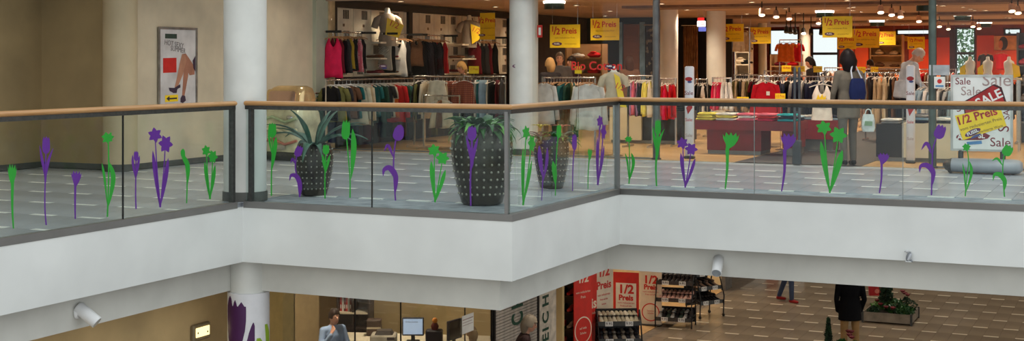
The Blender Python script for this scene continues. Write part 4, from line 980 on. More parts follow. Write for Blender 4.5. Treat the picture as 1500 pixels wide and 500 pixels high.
# two skirts shown face on, front of that rail
for px, m, wd, lb in ((640, cmat(CN['cream']), 'cream gathered', 'cream gathered skirt facing the window left of the plaid skirt'), (680, m_plaid, '', 'orange plaid skirt facing the window beside the cream skirt')):
    q = onY(px, 21.42); garment('skirt', m, lb, (q[0], 21.42, 1.26), 0, g2, 1.0, m_hangw)
    t = thing('face_out_hook', 'short chrome arm holding the %s skirt' % ('cream' if px == 640 else 'orange plaid'), 'rail', (q[0], 21.42, 1.26)); MB().cyl((0, -.02, .0), (0, .28, -.01), .006, n=6).build('arm', m_chrome, t)
q = onY(655, 21.5); garment('skirt', cmat((214, 196, 166)), 'long cream skirt hanging lowest in the left window', (q[0], 21.30, 0.92), 0.1, g2, 1.0, m_hangw)
rail_things((q[0] - .35, 21.30), (q[0] + .35, 21.30), .92, ('low chrome rail under the skirts in the left window', 'the low rail in the left window'), [('skirt', 'brown')], g2, True)
half_sign('portrait yellow half price sign at the end of the left wall display', 714, 19, 58, 27.5, 0, portrait=True)
rail_card('small yellow card on the skirt rail inside the left window', 694, 97, 108, 23.8, 16)

# rail of white and dark shirts right of the column
x0, x1 = onY(795, 21.6)[0], onY(872, 21.6)[0]
g3 = 'clothes on the shirt rail right of the column'
its = [('shirt', 'white'), ('shirt', 'pale grey'), ('shirt', 'white'), ('shirt', 'black'), ('shirt', 'navy'), ('shirt', 'black'), ('shirt', 'charcoal'), ('shirt', 'teal'), ('shirt', 'dark green'), ('shirt', 'olive'), ('shirt', 'teal'), ('shirt', 'navy'), ('shirt', 'teal'), ('shirt', 'white'), ('shirt', 'white'), ('shirt', 'white'), ('shirt', 'white')]
rail_things((x0, 21.6), (x1, 21.6), 1.24, ('chrome rail of white and dark shirts right of the shop front column', 'the shirt rail right of the column'), its, g3, True, 1.0, tilt=.5)
q = onY(862, 21.25); garment('shirt', cmat((226, 228, 228)), 'white ruffled shirt facing the glass at the end of the shirt rail', (q[0], 21.28, 1.24), 0.15, g3, 1.1)
t = thing('face_out_hook', 'short chrome arm holding the white ruffled shirt', 'rail', (q[0], 21.28, 1.24)); MB().cyl((0, -.02, 0), (0, .32, 0), .006, n=6).build('arm', m_chrome, t)
q = onY(797, 21.3); garment('shirt', cmat((216, 214, 214)), 'pale shirt facing the glass beside the shop front column', (q[0], 21.3, 1.24), -.1, g3, 1.0)
t = thing('face_out_hook', 'short chrome arm holding the pale shirt beside the column', 'rail', (q[0], 21.3, 1.24)); MB().cyl((0, -.02, 0), (0, .32, 0), .006, n=6).build('arm', m_chrome, t)
half_sign('yellow half price sign hanging right of the shop front column', 827.5, 36, 70, 25.0)
half_sign('yellow half price sign hanging left of the dark steel post', 886, 27, 59, 25.5)
rail_card('small yellow card standing over the shirt rail', 847, 97, 108, 22.6, 11)
p = wp(899, 90, 22.2)
bust('bust in a cream top with a yellow sale sash left of the dark steel post', (p.x, p.y, 0), 0.25, cmat((202, 186, 160)), .85, .88, [(.02, .52), (.12, .46), (.26, -.12), (.12, -.10)])
# small rails further right
for px0, px1, F, z, its, d1, d2 in (
    (920, 956, 24.5, 1.26, [('tank', 'charcoal'), ('tank', 'lavender'), ('tank', 'pink'), ('tank', 'lavender'), ('tank', 'charcoal'), ('tank', 'black'), ('tank', 'yellow'), ('tank', 'yellow'), ('tank', 'cream')], 'small chrome rail with lavender and yellow tops left of the dark steel post', 'the lavender and yellow rail'),
    (967, 990, 24.8, 1.20, [('tank', 'red'), ('tank', 'red'), ('tank', 'crimson'), ('tank', 'red'), ('tank', 'red')], 'small chrome rail of bright red tops in front of a cream column', 'the rail of red tops'),
    (1019, 1036, 28.0, 1.15, [('tee', 'black'), ('tee', 'charcoal'), ('tee', 'white'), ('tee', 'black'), ('tee', 'white'), ('tee', 'black')], 'chrome rail of black tops behind the white sale post', 'the black rail behind the sale post'),
    (1044, 1071, 24.5, 1.22, [('skirt', 'crimson'), ('skirt', 'pink'), ('skirt', 'crimson'), ('skirt', 'white'), ('skirt', 'white'), ('skirt', 'white')], 'small chrome rail with pink and white skirts', 'the pink and white skirt rail'),
    (1076, 1122, 28.0, 1.24, mix(16, ['tee', 'shirt', 'tank'], ['brown', 'charcoal', 'olive', 'black', 'beige', 'maroon', 'brown'], 9), 'chrome rail of brown tops left of the red sweater', 'the brown rail left of the red sweater'),
    (1112, 1228, 25.2, 1.24, mix(24, ['shirt', 'tee', 'shirt'], ['navy', 'charcoal', 'black', 'navy', 'white', 'grey', 'navy', 'maroon'], 12), 'long chrome rail of navy sweaters behind the twin grey post', 'the long navy rail'),
    (1120, 1210, 30.5, 1.30, mix(16, ['shirt', 'tee'], ['black', 'brown', 'grey', 'orange', 'charcoal'], 13), 'chrome rail in the middle of the shop under the orange signs', 'the middle rail under the orange signs'),
    (1268, 1318, 26.5, 1.30, [('dress', 'brown'), ('dress', 'charcoal'), ('dress', 'beige'), ('dress', 'beige'), ('dress', 'beige'), ('dress', 'cream'), ('dress', 'beige'), ('dress', 'black'), ('dress', 'brown'), ('dress', 'charcoal')], 'chrome rail of beige dresses between the two shoppers', 'the beige dress rail'),
    (1262, 1330, 31.5, 1.34, mix(14, ['shirt', 'tee'], ['charcoal', 'orange', 'brown', 'black', 'maroon', 'black'], 15), 'chrome rail of dark tops under the orange wall', 'the dark rail under the orange wall'),
    (1349, 1412, 23.2, 1.16, mix(15, ['shirt', 'tee'], ['white', 'pale grey', 'grey', 'charcoal', 'pale blue', 'white', 'maroon', 'pale grey'], 17), 'chrome rail of grey striped shirts beside the green-grey post', 'the striped shirt rail'),
    (1408, 1490, 25.8, 1.22, mix(16, ['shirt', 'tee'], ['charcoal', 'navy', 'grey', 'black', 'maroon', 'white'], 19), 'chrome rail of dark shirts behind the sale board', 'the rail behind the sale board'),
    (1208, 1260, 35.0, 1.35, mix(12, ['shirt', 'tee'], ['black', 'white', 'brown', 'charcoal', 'orange'], 21), 'far chrome rail near the back window', 'the far rail near the back window'),
    (1330, 1400, 34.0, 1.32, mix(14, ['shirt', 'tee'], ['orange', 'red', 'brown', 'black', 'grey'], 23), 'far chrome rail of warm coloured tops behind the older man', 'the far warm coloured rail')):
    Yc = ((CS + SN * T_((px0 + px1) / 2)) * F); a0 = onY(px0, Yc)[0]; a1 = onY(px1, Yc)[0]
    rail_things((a0, Yc), (a1, Yc), z, (d1, d2), its, 'clothes on ' + d2, True, 1.0, tilt=.5, hm=m_hangw)
# face-on pieces
F = 24.3; p = wp(1122, 90, F); garment('shirt', cmat((190, 22, 40)), 'red sweater with a white badge facing the entrance', (p.x, p.y, 1.24), 0.08, 'display garments facing the entrance', 1.0, m_hangw)
t = thing('face_out_hook', 'chrome arm and stand holding the red sweater', 'rail', (p.x, p.y + .1, 0)); MB().cyl((0, 0, 1.245), (0, -.13, 1.245), .007, n=6).cyl((0, 0, .02), (0, 0, 1.25), .012, n=8).build('arm', m_chrome, t); MB().box(-.2, .2, -.15, .15, 0, .02).build('foot', m_chrome, t)
q = thing('sweater_badge', 'small white badge on the red sweater', 'badge', (p.x + .05, p.y - .05, .92), .08); MB().rbox(-.03, .03, -.006, 0, 0, .07, .002).build('patch', m_paper, q)
F = 23.4; p = wp(1204, 90, F); garment('tank', cmat((236, 232, 228)), 'white tank top with a yellow print facing the entrance', (p.x, p.y, 1.22), -.05, 'display garments facing the entrance', 1.15, m_hangw)
t = thing('face_out_hook', 'chrome arm and stand holding the white tank top', 'rail', (p.x, p.y + .1, 0)); MB().cyl((0, 0, 1.225), (0, -.13, 1.225), .007, n=6).cyl((0, 0, .02), (0, 0, 1.23), .012, n=8).build('arm', m_chrome, t); MB().box(-.2, .2, -.15, .15, 0, .02).build('foot', m_chrome, t)
q = thing('shirt_print', 'yellow print on the white tank top', 'print', (p.x, p.y - .062, .86), 0); MB().flat([(x * .1, 0, z * .1) for x, z in ((-.8, .2), (-.5, 1), (-.2, .4), (.2, 1.1), (.4, .4), (.8, .8), (.7, -.6), (.1, -1), (-.6, -.7))], (0, -1, 0), .002).build('patch', m_yel, q)
for px, py0, py1, F, w_, lb in ((1152 - 9, 137, 147, 23.6, 15, 'small yellow card under the red sweater'), (1172, 97, 105, 25.0, 14, 'small yellow card left of the dark haired shopper'), (1198, 97, 106, 25.0, 13, 'small yellow card in front of the dark haired shopper'), (1152, 96, 105, 29, 14, 'small yellow card over the middle rail'), (1262, 98, 107, 30, 12, 'small yellow card above the beige dress rail'), (1281, 98, 107, 30, 11, 'small yellow card right of the beige dress rail'), (1088, 142, 150, 24, 18, 'small yellow card on the dark red table')):
    rail_card(lb, px, py0, py1, F, w_)
# ---------------------------------------------------------------- tables with folded clothes
m_bei = mat('table_beige_laminate', (228, 214, 186), .45, 0, .03, 2); m_dk = mat('table_dark_laminate', (46, 44, 48), .4, 0, .05); m_rd = mat('table_red_lacquer', (128, 24, 34), .35, 0, .05)
def at_floor(px, F): p = wp(px, 90, F); return p.x, p.y
# beige and black cube table
x0, y0 = onY(893, 24.2)[0], 24.2
t = thing('display_table', 'beige and black cube display table left of the dark steel post', 'table', (x0, y0, 0))
MB().box(0, .62, 0, .8, .06, .66).build('beige_cube', m_bei, t)
MB().box(.63, 1.45, 0.05, .75, .06, .60).build('black_cube', m_dk, t)
MB().box(0.02, 1.43, .03, .72, 0, .06).build('plinth', m_steel, t)
r = random.Random(5)
def stacks(base, spots, tag_, grp):
    for i, (dx, dy, z, cols) in enumerate(spots):
        h = 0.0
        for k, c in enumerate(cols):
            folded('%s folded top, %s up in the %s pile on %s' % (c, ORD[k], ORD[i], tag_), (base[0] + dx, base[1] + dy, z + h), r.uniform(-.15, .15), c, .28 + r.uniform(-.02, .03), .34, .035, grp); h += .044
stacks((x0, y0), [(.18, .22, .66, ['green' if False else 'teal', 'yellow']), (.45, .3, .66, ['red', 'yellow', 'white']), (.8, .3, .60, ['white', 'white', 'white']), (1.2, .3, .60, ['charcoal', 'black', 'charcoal']), (1.2, .58, .60, ['black', 'charcoal'])], 'the beige and black table', 'folded clothes on the beige and black table')
# dark red table
x0 = onY(1018, 21.9)[0]; x1 = onY(1165, 21.9)[0]; y0 = 21.9
t = thing('display_table', 'long dark red display table with folded tops in the entrance', 'table', (x0, y0, 0))
L = x1 - x0
MB().box(0, L, 0, .9, .40, .55).build('table_top', m_rd, t)
xa = onY(1037, 22.1)[0] - x0; xb = onY(1116, 22.1)[0] - x0
MB().box(xa, xb, .15, .8, .06, .40).build('pedestal', m_rd, t); MB().box(xa + .01, xb - .01, .16, .79, 0, .06).build('plinth', m_steel, t)
MB().box(xb + .35, L - .02, .15, .8, .12, .40).build('side_pedestal', m_rd, t); MB().box(xb + .37, L - .04, .16, .79, 0, .12).build('side_plinth', m_steel, t)
spots = []
cols = [['yellow', 'yellow', 'yellow'], ['white', 'yellow', 'white'], ['pink', 'white', 'pink'], ['red', 'pink', 'crimson'], ['crimson', 'red', 'pink'], ['turquoise', 'teal', 'turquoise'], ['turquoise', 'navy', 'turquoise'], ['white', 'pale blue'], ['navy', 'grey', 'white']]
n = 5
for i in range(n): spots.append((.16 + (L - .32) * i / (n - 1), .2, .55, cols[i + (1 if i > 2 else 0) + (1 if i == 4 else 0)]))
for i in range(n): spots.append((.16 + (L - .32) * i / (n - 1), .62, .55, [['white', 'cream'], ['black', 'charcoal', 'black'], ['maroon', 'crimson'], ['charcoal', 'white'], ['navy', 'pale blue']][i]))
stacks((x0, y0), spots, 'the dark red table', 'folded clothes on the dark red table')
# second red counter behind
x0 = onY(1145, 23.4)[0]; t = thing('display_table', 'lower dark red counter behind the twin grey post', 'table', (x0, 23.4, 0)); MB().box(0, .95, 0, .7, .2, .52).build('table_top', m_rd, t); MB().box(.1, .85, .1, .6, 0, .2).build('plinth', m_steel, t)
stacks((x0, 23.4), [(.2, .25, .52, ['navy', 'grey']), (.5, .3, .52, ['pale blue', 'white']), (.8, .28, .52, ['pale blue', 'navy'])], 'the lower red counter', 'folded clothes on the lower red counter')
# black and beige table at the right
x0 = onY(1283, 21.5)[0]; xm = onY(1321, 21.5)[0] - x0; x1 = onY(1402, 21.5)[0] - x0
t = thing('display_table', 'black and beige display table heaped with shirts beside the green-grey post', 'table', (x0, 21.5, 0))
MB().box(0, xm, 0.02, .8, .06, .56).build('black_cube', m_dk, t); MB().box(xm + .005, x1, 0, .8, .06, .58).build('beige_cube', m_bei, t); MB().box(.02, x1 - .02, .03, .77, 0, .06).build('plinth', m_steel, t)
stacks((x0, 21.5), [(.2, .22, .56, ['grey', 'white']), (.2, .58, .56, ['pale grey', 'charcoal']), (xm + .22, .22, .58, ['navy', 'pale blue', 'grey']), (xm + .56, .24, .58, ['charcoal', 'white']), (xm + .22, .6, .58, ['white', 'charcoal', 'navy']), (xm + .6, .6, .58, ['yellow', 'pale blue'])], 'the black and beige table', 'folded clothes on the black and beige table')

# busts behind the sale board with a shelf
p0 = wp(1398, 90, 23.8); Yc = p0.y; a0 = onY(1398, Yc)[0]; a1 = onY(1496, Yc)[0]
t = thing('display_rack', 'white topped display rack carrying three busts behind the sale board', 'rack', (a0, Yc, 0))
MB().box(0, a1 - a0, -.15, .15, 1.20, 1.235).build('shelf_board', mat('shelf_white', (230, 220, 200), .5), t)
for x in (.03, a1 - a0 - .03):
    for yy in (-.13, .13): MB().box(x - .015, x + .015, yy - .015, yy + .015, 0, 1.2).build('leg', m_chrome, t)
for k, (px, c) in enumerate(((1421, 'left'), (1447, 'middle'), (1478, 'right'))):
    q = onY(px, Yc); bust('white bust with a yellow card, %s one of three behind the sale board' % c, (q[0], Yc, 1.235), -.3 if k < 2 else .4, None, .55, 0, [(-.26, .30), (-.10, .42), (-.08, .0), (-.26, .0)] if k < 2 else [(.05, .46), (.26, .36), (.3, .05), (.1, .0)])

# hanging signs further inside
half_sign('large yellow half price sign hanging above the shopping woman', 1226.5, 24, 55, 23.0)
for px, py0, py1, F, lb in ((1072, 35, 61, 31.0, 'orange-yellow half price sign beside a cream column'), (1113, 40, 64, 33.0, 'orange-yellow half price sign above the brown rail'), (1240, 52, 72, 34.0, 'ochre half price sign below and behind the large yellow one'), (1268, 42, 70, 36, 'ochre half price sign right of the large yellow one'), (1298, 46, 66, 37, 'ochre half price sign above the far shelves'), (1342, 54, 72, 38, 'ochre half price sign behind the older man')):
    half_sign(lb, px, py0, py1, F, rz=random.uniform(-.25, .25))
# lit logo sign
p = wp(1027, 46, 29.0); t = thing('logo_sign', 'small glowing red white and blue logo sign hanging beside a cream column', 'sign', p, 0)
MB().rbox(-.09, .09, 0, .04, .10, .22, .01).build('white_panel', mat('logo_lit_white', (255, 240, 236), .4, 0, 0, emit=2.2), t); lettering('FUSSL', .085, m_red, t, (0, -.002, .165), bold=.002, sx=.7)
MB().rbox(-.08, .06, 0, .04, .23, .29, .01).build('red_panel', mat('logo_lit_red', (220, 40, 40), .4, 0, 0, emit=1.2), t); MB().rbox(-.06, .10, 0, .04, 0.0, .09, .01).build('blue_panel', mat('logo_lit_blue', (96, 110, 200), .4, 0, 0, emit=1.0), t)
for sx in (-.06, .06): MB().cyl((sx, .02, .28), (sx, .02, 2.62 - p.z), .002, n=5).build('hanging_wire', m_chrome, t)

# ---------------------------------------------------------------- partitions, fitting rooms, shelves in the middle
def wallbox(name, px0, px1, Yc, z0, z1, m, th=.1):
    a0, a1 = onY(px0, Yc)[0], onY(px1, Yc)[0]; return struct(MB().box(a0, a1, Yc, Yc + th, z0, z1).build(name, m))
m_navy = mat('partition_dark', (24, 18, 20), .6); m_bl = mat('painted_daylight_blue', (140, 176, 204), .3); m_bp = mat('brown_wood_panel', (136, 84, 54), .5, 0, 0, 2, pattern='wood', col2=(112, 66, 42))
wallbox('wall_partition', 752, 962, 33.0, 0, 2.62, m_navy)
for px0, px1, lb, m in ((907, 912, 'narrow glass strip painted daylight blue beside the yellow sign', m_bl), (937, 945, 'narrow glass strip painted daylight blue beside the patterned curtain', m_bl)):  # opaque pale blue stands in for daylight through slit windows
    a0, a1 = onY(px0, 32.9)[0], onY(px1, 32.9)[0]; t = thing('glass_strip', lb, 'glass panel', (a0, 32.9, 0)); MB().box(0, a1 - a0, 0, .03, 0, 2.5).build('panel', m, t); MB().box(-.02, 0, -.01, .04, 0, 2.52).box(a1 - a0, a1 - a0 + .02, -.01, .04, 0, 2.52).build('frame', m_black, t)
a0, a1 = onY(913, 32.85)[0], onY(936, 32.85)[0]; t = thing('wood_panel', 'tall brown wooden fitting room panel left of the dark steel post', 'panel', (a0, 32.85, 0)); MB().rbox(0, a1 - a0, 0, .05, 0, 2.45, .01).build('board', m_bp, t); MB().cyl((.08, -.03, 1.05), (.08, 0, 1.05), .02, n=10).build('knob', m_chrome, t)
def curtain(label, px0, px1, Yc, m, z1=2.4, waves=9):
    a0, a1 = onY(px0, Yc)[0], onY(px1, Yc)[0]; t = thing('curtain', label, 'curtain', (a0, Yc, 0)); Wd = a1 - a0; n = 60
    r0 = [(Wd * i / n, .04 * math.sin(waves * 2 * math.pi * i / n), .05) for i in range(n + 1)] + [(Wd * i / n, .04 * math.sin(waves * 2 * math.pi * i / n) + .012, .05) for i in range(n, -1, -1)]
    MB().loft([r0, [(x, y * .8, z1) for x, y, z in r0]]).build('cloth', m, t, smooth=True)
    MB().cyl((-.05, 0, z1 + .02), (Wd + .05, 0, z1 + .02), .015, n=8).build('curtain_rod', m_chrome, t)
curtain('patterned brown and cream curtain right behind the dark steel post', 946, 957, 32.7, mat('floral_curtain', (176, 150, 112), .8, 0, 0, 7, pattern='floral', col2=(70, 54, 44)), 2.4, 4)
curtain('brown fitting room curtain between the two cream columns', 1001, 1022, 33.5, mat('brown_curtain', (150, 104, 66), .8, 0, .1), 2.4, 6)
wallbox('wall_fitting', 962, 1072, 34.0, 0, 2.62, m_navy)
# lit shelf unit behind the signs
def shelf_unit(label, px0, px1, F, z_list, m, tag_, kinds, depth=.35, seed=1, back=None):
    p = wp((px0 + px1) / 2, 90, F); Yc = p.y; a0, a1 = onY(px0, Yc)[0], onY(px1, Yc)[0]; Wd = a1 - a0
    t = thing('shelf_unit', label, 'shelf', (a0, Yc, 0))
    MB().box(0, .03, 0, depth, 0, z_list[-1] + .3).build('side_panel', m, t); MB().box(Wd - .03, Wd, 0, depth, 0, z_list[-1] + .3).build('side_panel', m, t)
    MB().box(0.03, Wd - .03, depth - .02, depth, 0, z_list[-1] + .3).build('back_panel', back or m, t)
    rr = random.Random(seed)
    for j, z in enumerate(z_list):
        MB().box(.03, Wd - .03, 0, depth - .02, z - .03, z).build('shelf_board', m, t)
        nn = max(2, int((Wd - .1) / .34))
        for i in range(nn):
            c = rr.choice(kinds); hh = rr.uniform(.06, .15)
            folded('%s folded pile, %s from left, %s board of %s' % (c, ORD[i], ORD[j], tag_), (a0 + .05 + (Wd - .1) * (i + .5) / nn, Yc + depth * .45, z), 0, c, .27, .26, hh, 'folded piles on ' + tag_)
    return t
m_oak = mat('oak_shelf', (190, 150, 106), .5, 0, 0, 3, pattern='wood', col2=(166, 126, 84))
shelf_unit('lit oak shelf unit behind the left hanging half price signs', 828, 882, 30.5, [.5, .9, 1.25, 1.6], m_oak, 'the lit oak shelves', ['cream', 'white', 'beige', 'red', 'orange'], seed=3)
shelf_unit('white shelf unit with dark clothes right of a cream column', 1076, 1098, 33, [.7, 1.1, 1.45, 1.75], mat('shelf_white', (230, 220, 200), .5), 'the white shelves by the column', ['black', 'cream', 'charcoal'], seed=4)
shelf_unit('wide oak shelf wall at the back of the shop under the ochre signs', 1274, 1322, 41, [.6, 1.0, 1.35, 1.7, 2.0], m_oak, 'the wide back shelves', ['cream', 'brown', 'orange', 'beige', 'maroon'], seed=5)
shelf_unit('oak shelf unit of red and orange clothes in front of the far window', 1128, 1172, 36, [.7, 1.05, 1.4], m_oak, 'the red and orange shelves', ['red', 'orange', 'maroon', 'brown', 'orange'], seed=6)
shelf_unit('grey shelf unit of boxed goods at the right edge of the shop', 1489, 1530, 25.5, [.4, .75, 1.1, 1.45, 1.75], mat('unit_grey', (110, 112, 120), .5), 'the grey edge shelves', ['grey', 'pale blue', 'navy', 'pink', 'white'], seed=7)
for px, c, lb in ((1148, 'orange', 'orange top on the upper rail before the far window'), (1157, 'orange', 'second orange top on the upper rail before the far window'), (1166, 'red', 'red top on the upper rail before the far window'), (1083, 'cream', 'cream striped shirt hung high beside a cream column'), (1091, 'beige', 'beige striped shirt hung high beside a cream column')):
    F = 34.5 if px > 1100 else 31.5; p = wp(px, 90, F); zz = 2.05 if px > 1100 else 2.28
    garment('tee', cmat(CN[c]), lb, (p.x, p.y, zz), .4, 'clothes hung high in the shop', .8)
for px0, px1, F, z, lb in ((1142, 1174, 34.5, 2.05, 'short high rail of orange tops before the far window'), (1076, 1098, 31.5, 2.28, 'short high rail of striped shirts beside a cream column')):
    p = wp((px0 + px1) / 2, 90, F); a0, a1 = onY(px0, p.y)[0], onY(px1, p.y)[0]; t = thing('clothes_rail', lb, 'clothes rail', (a0, p.y, 0)); MB().cyl((0, 0, z), (a1 - a0, 0, z), .012, n=8).build('bar', m_chrome, t)
    for x in (0, a1 - a0): MB().cyl((x, 0, .0), (x, 0, z), .012, n=8).build('post', m_chrome, t)
# back wall cladding
def clad(label, px0, px1, z0, z1, m, Yc=BACKY - .06, name='wall_panel'):
    a0, a1 = onY(px0, Yc)[0], onY(px1, Yc)[0]; t = thing(name, label, 'wall panel', (a0, Yc, z0)); MB().rbox(0, a1 - a0, 0, .05, 0, z1 - z0, .008).build('board', m, t); return t, a1 - a0
m_or = mat('panel_orange', (226, 78, 26), .5, 0, .06, 1); m_or2 = mat('panel_deep_orange', (206, 62, 26), .5, 0, .06, 1); m_gold = mat('panel_gold', (196, 140, 40), .5); m_tan = mat('panel_tan', (206, 142, 84), .5)
for lb, px0, px1, z0, z1, m in (('bright orange wall panel right of the back window', 1230, 1251, .3, 1.95, m_or), ('second bright orange wall panel beside the wide back shelves', 1252, 1272, .3, 1.95, m_or), ('gold wall panel over the back shelves', 1274, 1330, 2.14, 2.3, m_gold), ('deep orange wall panel behind the older man', 1331, 1362, .3, 2.2, m_or2), ('deep orange wall panel right of the green-grey post', 1372, 1391, .3, 2.25, m_or2), ('dark violet wall strip beside the garden window', 1391, 1399, .3, 2.5, mat('panel_violet', (58, 34, 52), .5)), ('deep orange wall panel right of the garden window', 1431, 1456, .3, 2.3, m_or2), ('bright orange wall panel under the portrait', 1456, 1490, .3, 1.85, m_or), ('tan wall panel at the far right', 1491, 1530, .3, 2.25, m_tan)):
    clad(lb, px0, px1, z0, z1, m)
# portrait picture
Yc = BACKY - .06; a0, a1 = onY(1456, Yc)[0], onY(1489, Yc)[0]; Wd = a1 - a0
t = thing('portrait_picture', 'wide picture of a dark haired head on the orange back wall', 'picture', (a0, Yc, 1.86)); MB().box(0, Wd, 0, .03, 0, .42).build('canvas', m_tan, t)
MB().flat([(Wd * (.42 + .2 * math.cos(a)), -.001, .2 + .2 * math.sin(a)) for a in [2 * math.pi * i / 24 for i in range(24)]], (0, -1, 0), .001).build('hair', m_ink, t)
MB().flat([(Wd * (.30 + .10 * math.cos(a)), -.0025, .16 + .13 * math.sin(a)) for a in [2 * math.pi * i / 24 for i in range(24)]], (0, -1, 0), .001).build('face', mat('picture_skin', (200, 110, 66), .6), t)
# tops displayed on the orange wall
for px, py, c, lb in ((1444, 78, 'charcoal', 'dark top displayed on the orange wall left of the portrait'), (1467, 77, 'red', 'red top displayed on the orange wall under the portrait')):
    Y2 = BACKY - .35; q = onY(px, Y2); garment('tee', cmat(CN[c]), lb, (q[0], Y2, zy(py - 3, q[1])), 0, 'tops displayed on the orange wall', .85)
    t = thing('face_out_hook', 'wall arm of the %s top on the orange wall' % ('dark' if c == 'charcoal' else c), 'rail', (q[0], Y2, zy(py - 3, q[1]))); MB().cyl((0, 0, 0), (0, .3, 0), .008, n=6).build('arm', m_chrome, t)
# tree outside the garden window
p = wp(1420, 90, 50); t = thing('garden_tree', 'green leafy tree outside the tall back window', 'tree', (p.x, p.y, -1.2))
MB().tube([(0, 0, 0), (.1, 0, 1.5), (0, .1, 3.0)], [.14, .11, .05], 10).build('trunk', mat('tree_bark', (92, 76, 60), .9), t)
for k in range(5): MB().tube([(0.05, 0, 1.2 + .3 * k), (math.cos(k * 2.2) * .6, math.sin(k * 2.2) * .6, 2.0 + .3 * k)], [.05, .015], 6).build('branch', MATS['tree_bark'], t)
lb_ = MB(); rr = random.Random(3)
for i in range(900):
    a = rr.uniform(0, 6.28); rad = rr.uniform(.2, 1.5); z = rr.uniform(1.6, 3.9) ; c = Vector((rad * math.cos(a), rad * math.sin(a), z)); 
    d1 = Vector((rr.uniform(-1, 1), rr.uniform(-1, 1), rr.uniform(-1, 1))).normalized() * .10; d2 = Vector((rr.uniform(-1, 1), rr.uniform(-1, 1), rr.uniform(-1, 1))).normalized() * .06
    lb_.add([tuple(c - d1), tuple(c + d2), tuple(c + d1), tuple(c - d2)], [(0, 1, 2, 3)])
stuff(lb_.build('foliage', mat('tree_leaf', (92, 132, 84), .6, 0, .2, 8), t, fix=False))

# ---------------------------------------------------------------- shop ceiling lights
m_lamp = mat('lamp_glow', (255, 226, 178), .4, 0, 0, emit=5.0); m_lampw = mat('lamp_glow_white', (255, 240, 226), .4, 0, 0, emit=7.0)
dn_ring = MB().lathe([(.075, 0), (.075, -.012), (.055, -.012), (.055, -.004)], 16); me_ring = bpy.data.meshes.new('ring'); me_ring.from_pydata(dn_ring.v, [], dn_ring.f)
dn_lens = MB().lathe([(.054, -.005), (.054, -.009)], 16); me_lens = bpy.data.meshes.new('lens'); me_lens.from_pydata(dn_lens.v, [], dn_lens.f)
def downlight(x, y, z, power, color, label, group, scale=1.0, light=True, glow=None):
    t = thing('ceiling_downlight', label, 'ceiling light', (x, y, z), 0, group)
    link('ring', me_ring, m_chrome, t, None, None, (scale, scale, 1)); link('lens', me_lens, glow or m_lamp, t, None, None, (scale, scale, 1))
    if light:
        ld = bpy.data.lights.new('downlight_beam', 'SPOT'); ld.energy = power; ld.color = color; ld.spot_size = math.radians(150); ld.spot_blend = .9; ld.shadow_soft_size = .08
        lo = bpy.data.objects.new('downlight_beam', ld); COL.objects.link(lo); lo.parent = t; lo.location = (0, 0, -.03)
lab = 'round recessed downlight glowing in the brown shop ceiling'
for j, Yc in enumerate((22.2, 25.2, 28.4, 31.4, 34.6, 37.2, 40.2, 42.6)):
    for i in range(9):
        x = -12.4 + i * 1.75 + (.5 if j % 2 else 0)
        if x < 3.6 and not (Yc > 33 and x < -9.6): downlight(x, Yc, 2.62, SHOP_W * (.5 if x < -9.5 and Yc < 32 else 1.0), WARM, 'round shop downlight, %s from left in the %s ceiling row' % (ORD[i], ORD[j]), 'recessed shop downlights', 1.0)
# extra small downlights without beams of their own reach (wide rows seen at the top right)
for k, (px, py) in enumerate(((1243, 11), (1250, 15), (1262, 17), (1150, 12), (1132, 10), (1170, 19), (1268, 31), (1262, 36), (1411, 10), (1422, 13), (1428, 15), (1436, 18), (1442, 20), (1473, 25), (1480, 28), (1236, 34), (1300, 28), (1318, 30), (1330, 36), (1352, 40), (1455, 38), (1466, 40), (1400, 36), (1408, 38))):
    F = (2.62 - EYE) * FOC / (HOR - py)
    if F < 42: p = wp(px, py, F); downlight(p.x, p.y, 2.62, 0, WARM, 'tiny recessed ceiling light in the rows above the entrance', 'tiny recessed lights', .8, False)
# drum lamps
for px, py, lb in ((1208, 17, 'large round drum lamp above the dark haired shopper'), (1285, 31, 'large round drum lamp above the back shelves'), (1357, 6, 'large round drum lamp left of the green-grey post top'), (1410, 22, 'large round drum lamp above the garden window'), (1442, 33, 'large round drum lamp left of the portrait'), (812, 3, 'large round lamp above the left hanging half price sign')):
    F = (2.60 - EYE) * FOC / (HOR - py); p = wp(px, py, F)
    t = thing('drum_lamp', lb, 'ceiling light', (p.x, p.y, 2.62), 0, 'drum lamps in the shop ceiling')
    MB().lathe([(.20, 0), (.20, -.045)], 28).build('diffuser', m_lampw, t); MB().lathe([(.185, -.045), (.185, -.15), (.15, -.155)], 28).build('drum', mat('drum_green', (44, 64, 56), .35, 0, .05), t, smooth=True)
    ld = bpy.data.lights.new('drum_light', 'SPOT'); ld.energy = SHOP_W * .8; ld.color = SOFT; ld.spot_size = 2.7; ld.spot_blend = 1; ld.shadow_soft_size = .15; lo = bpy.data.objects.new('drum_light', ld); COL.objects.link(lo); lo.parent = t; lo.location = (0, 0, -.17)
# track spotlights
def spot_head(px, py, m, lens_m, label, grp, ds=1.0, down=.24):
    F = (2.62 - down - EYE) * FOC / (HOR - py); p = wp(px, py, F)
    if F > 41: return
    t = thing('track_spotlight', label, 'spotlight', (p.x, p.y, 2.62), 0, grp)
    MB().cyl((0, 0, 0), (0, 0, -down + .04), .012, n=8).build('stem', m_black, t)
    d = Vector((.12, -.42, -.9)).normalized(); c = Vector((0, 0, -down)); k = ds
    MB().tube([tuple(c - d * .10 * k), tuple(c - d * .08 * k), tuple(c + d * .07 * k)], [.04 * k, .055 * k, .07 * k], 16).build('housing', m, t, smooth=True)
    MB().cyl(tuple(c + d * .069 * k), tuple(c + d * .075 * k), .064 * k, n=16).build('lens', lens_m, t)
m_hw = mat('spot_housing_copper', (236, 196, 164), .4, .1); m_spl = mat('spot_lens_glow', (255, 224, 190), .4, 0, 0, emit=4.0)
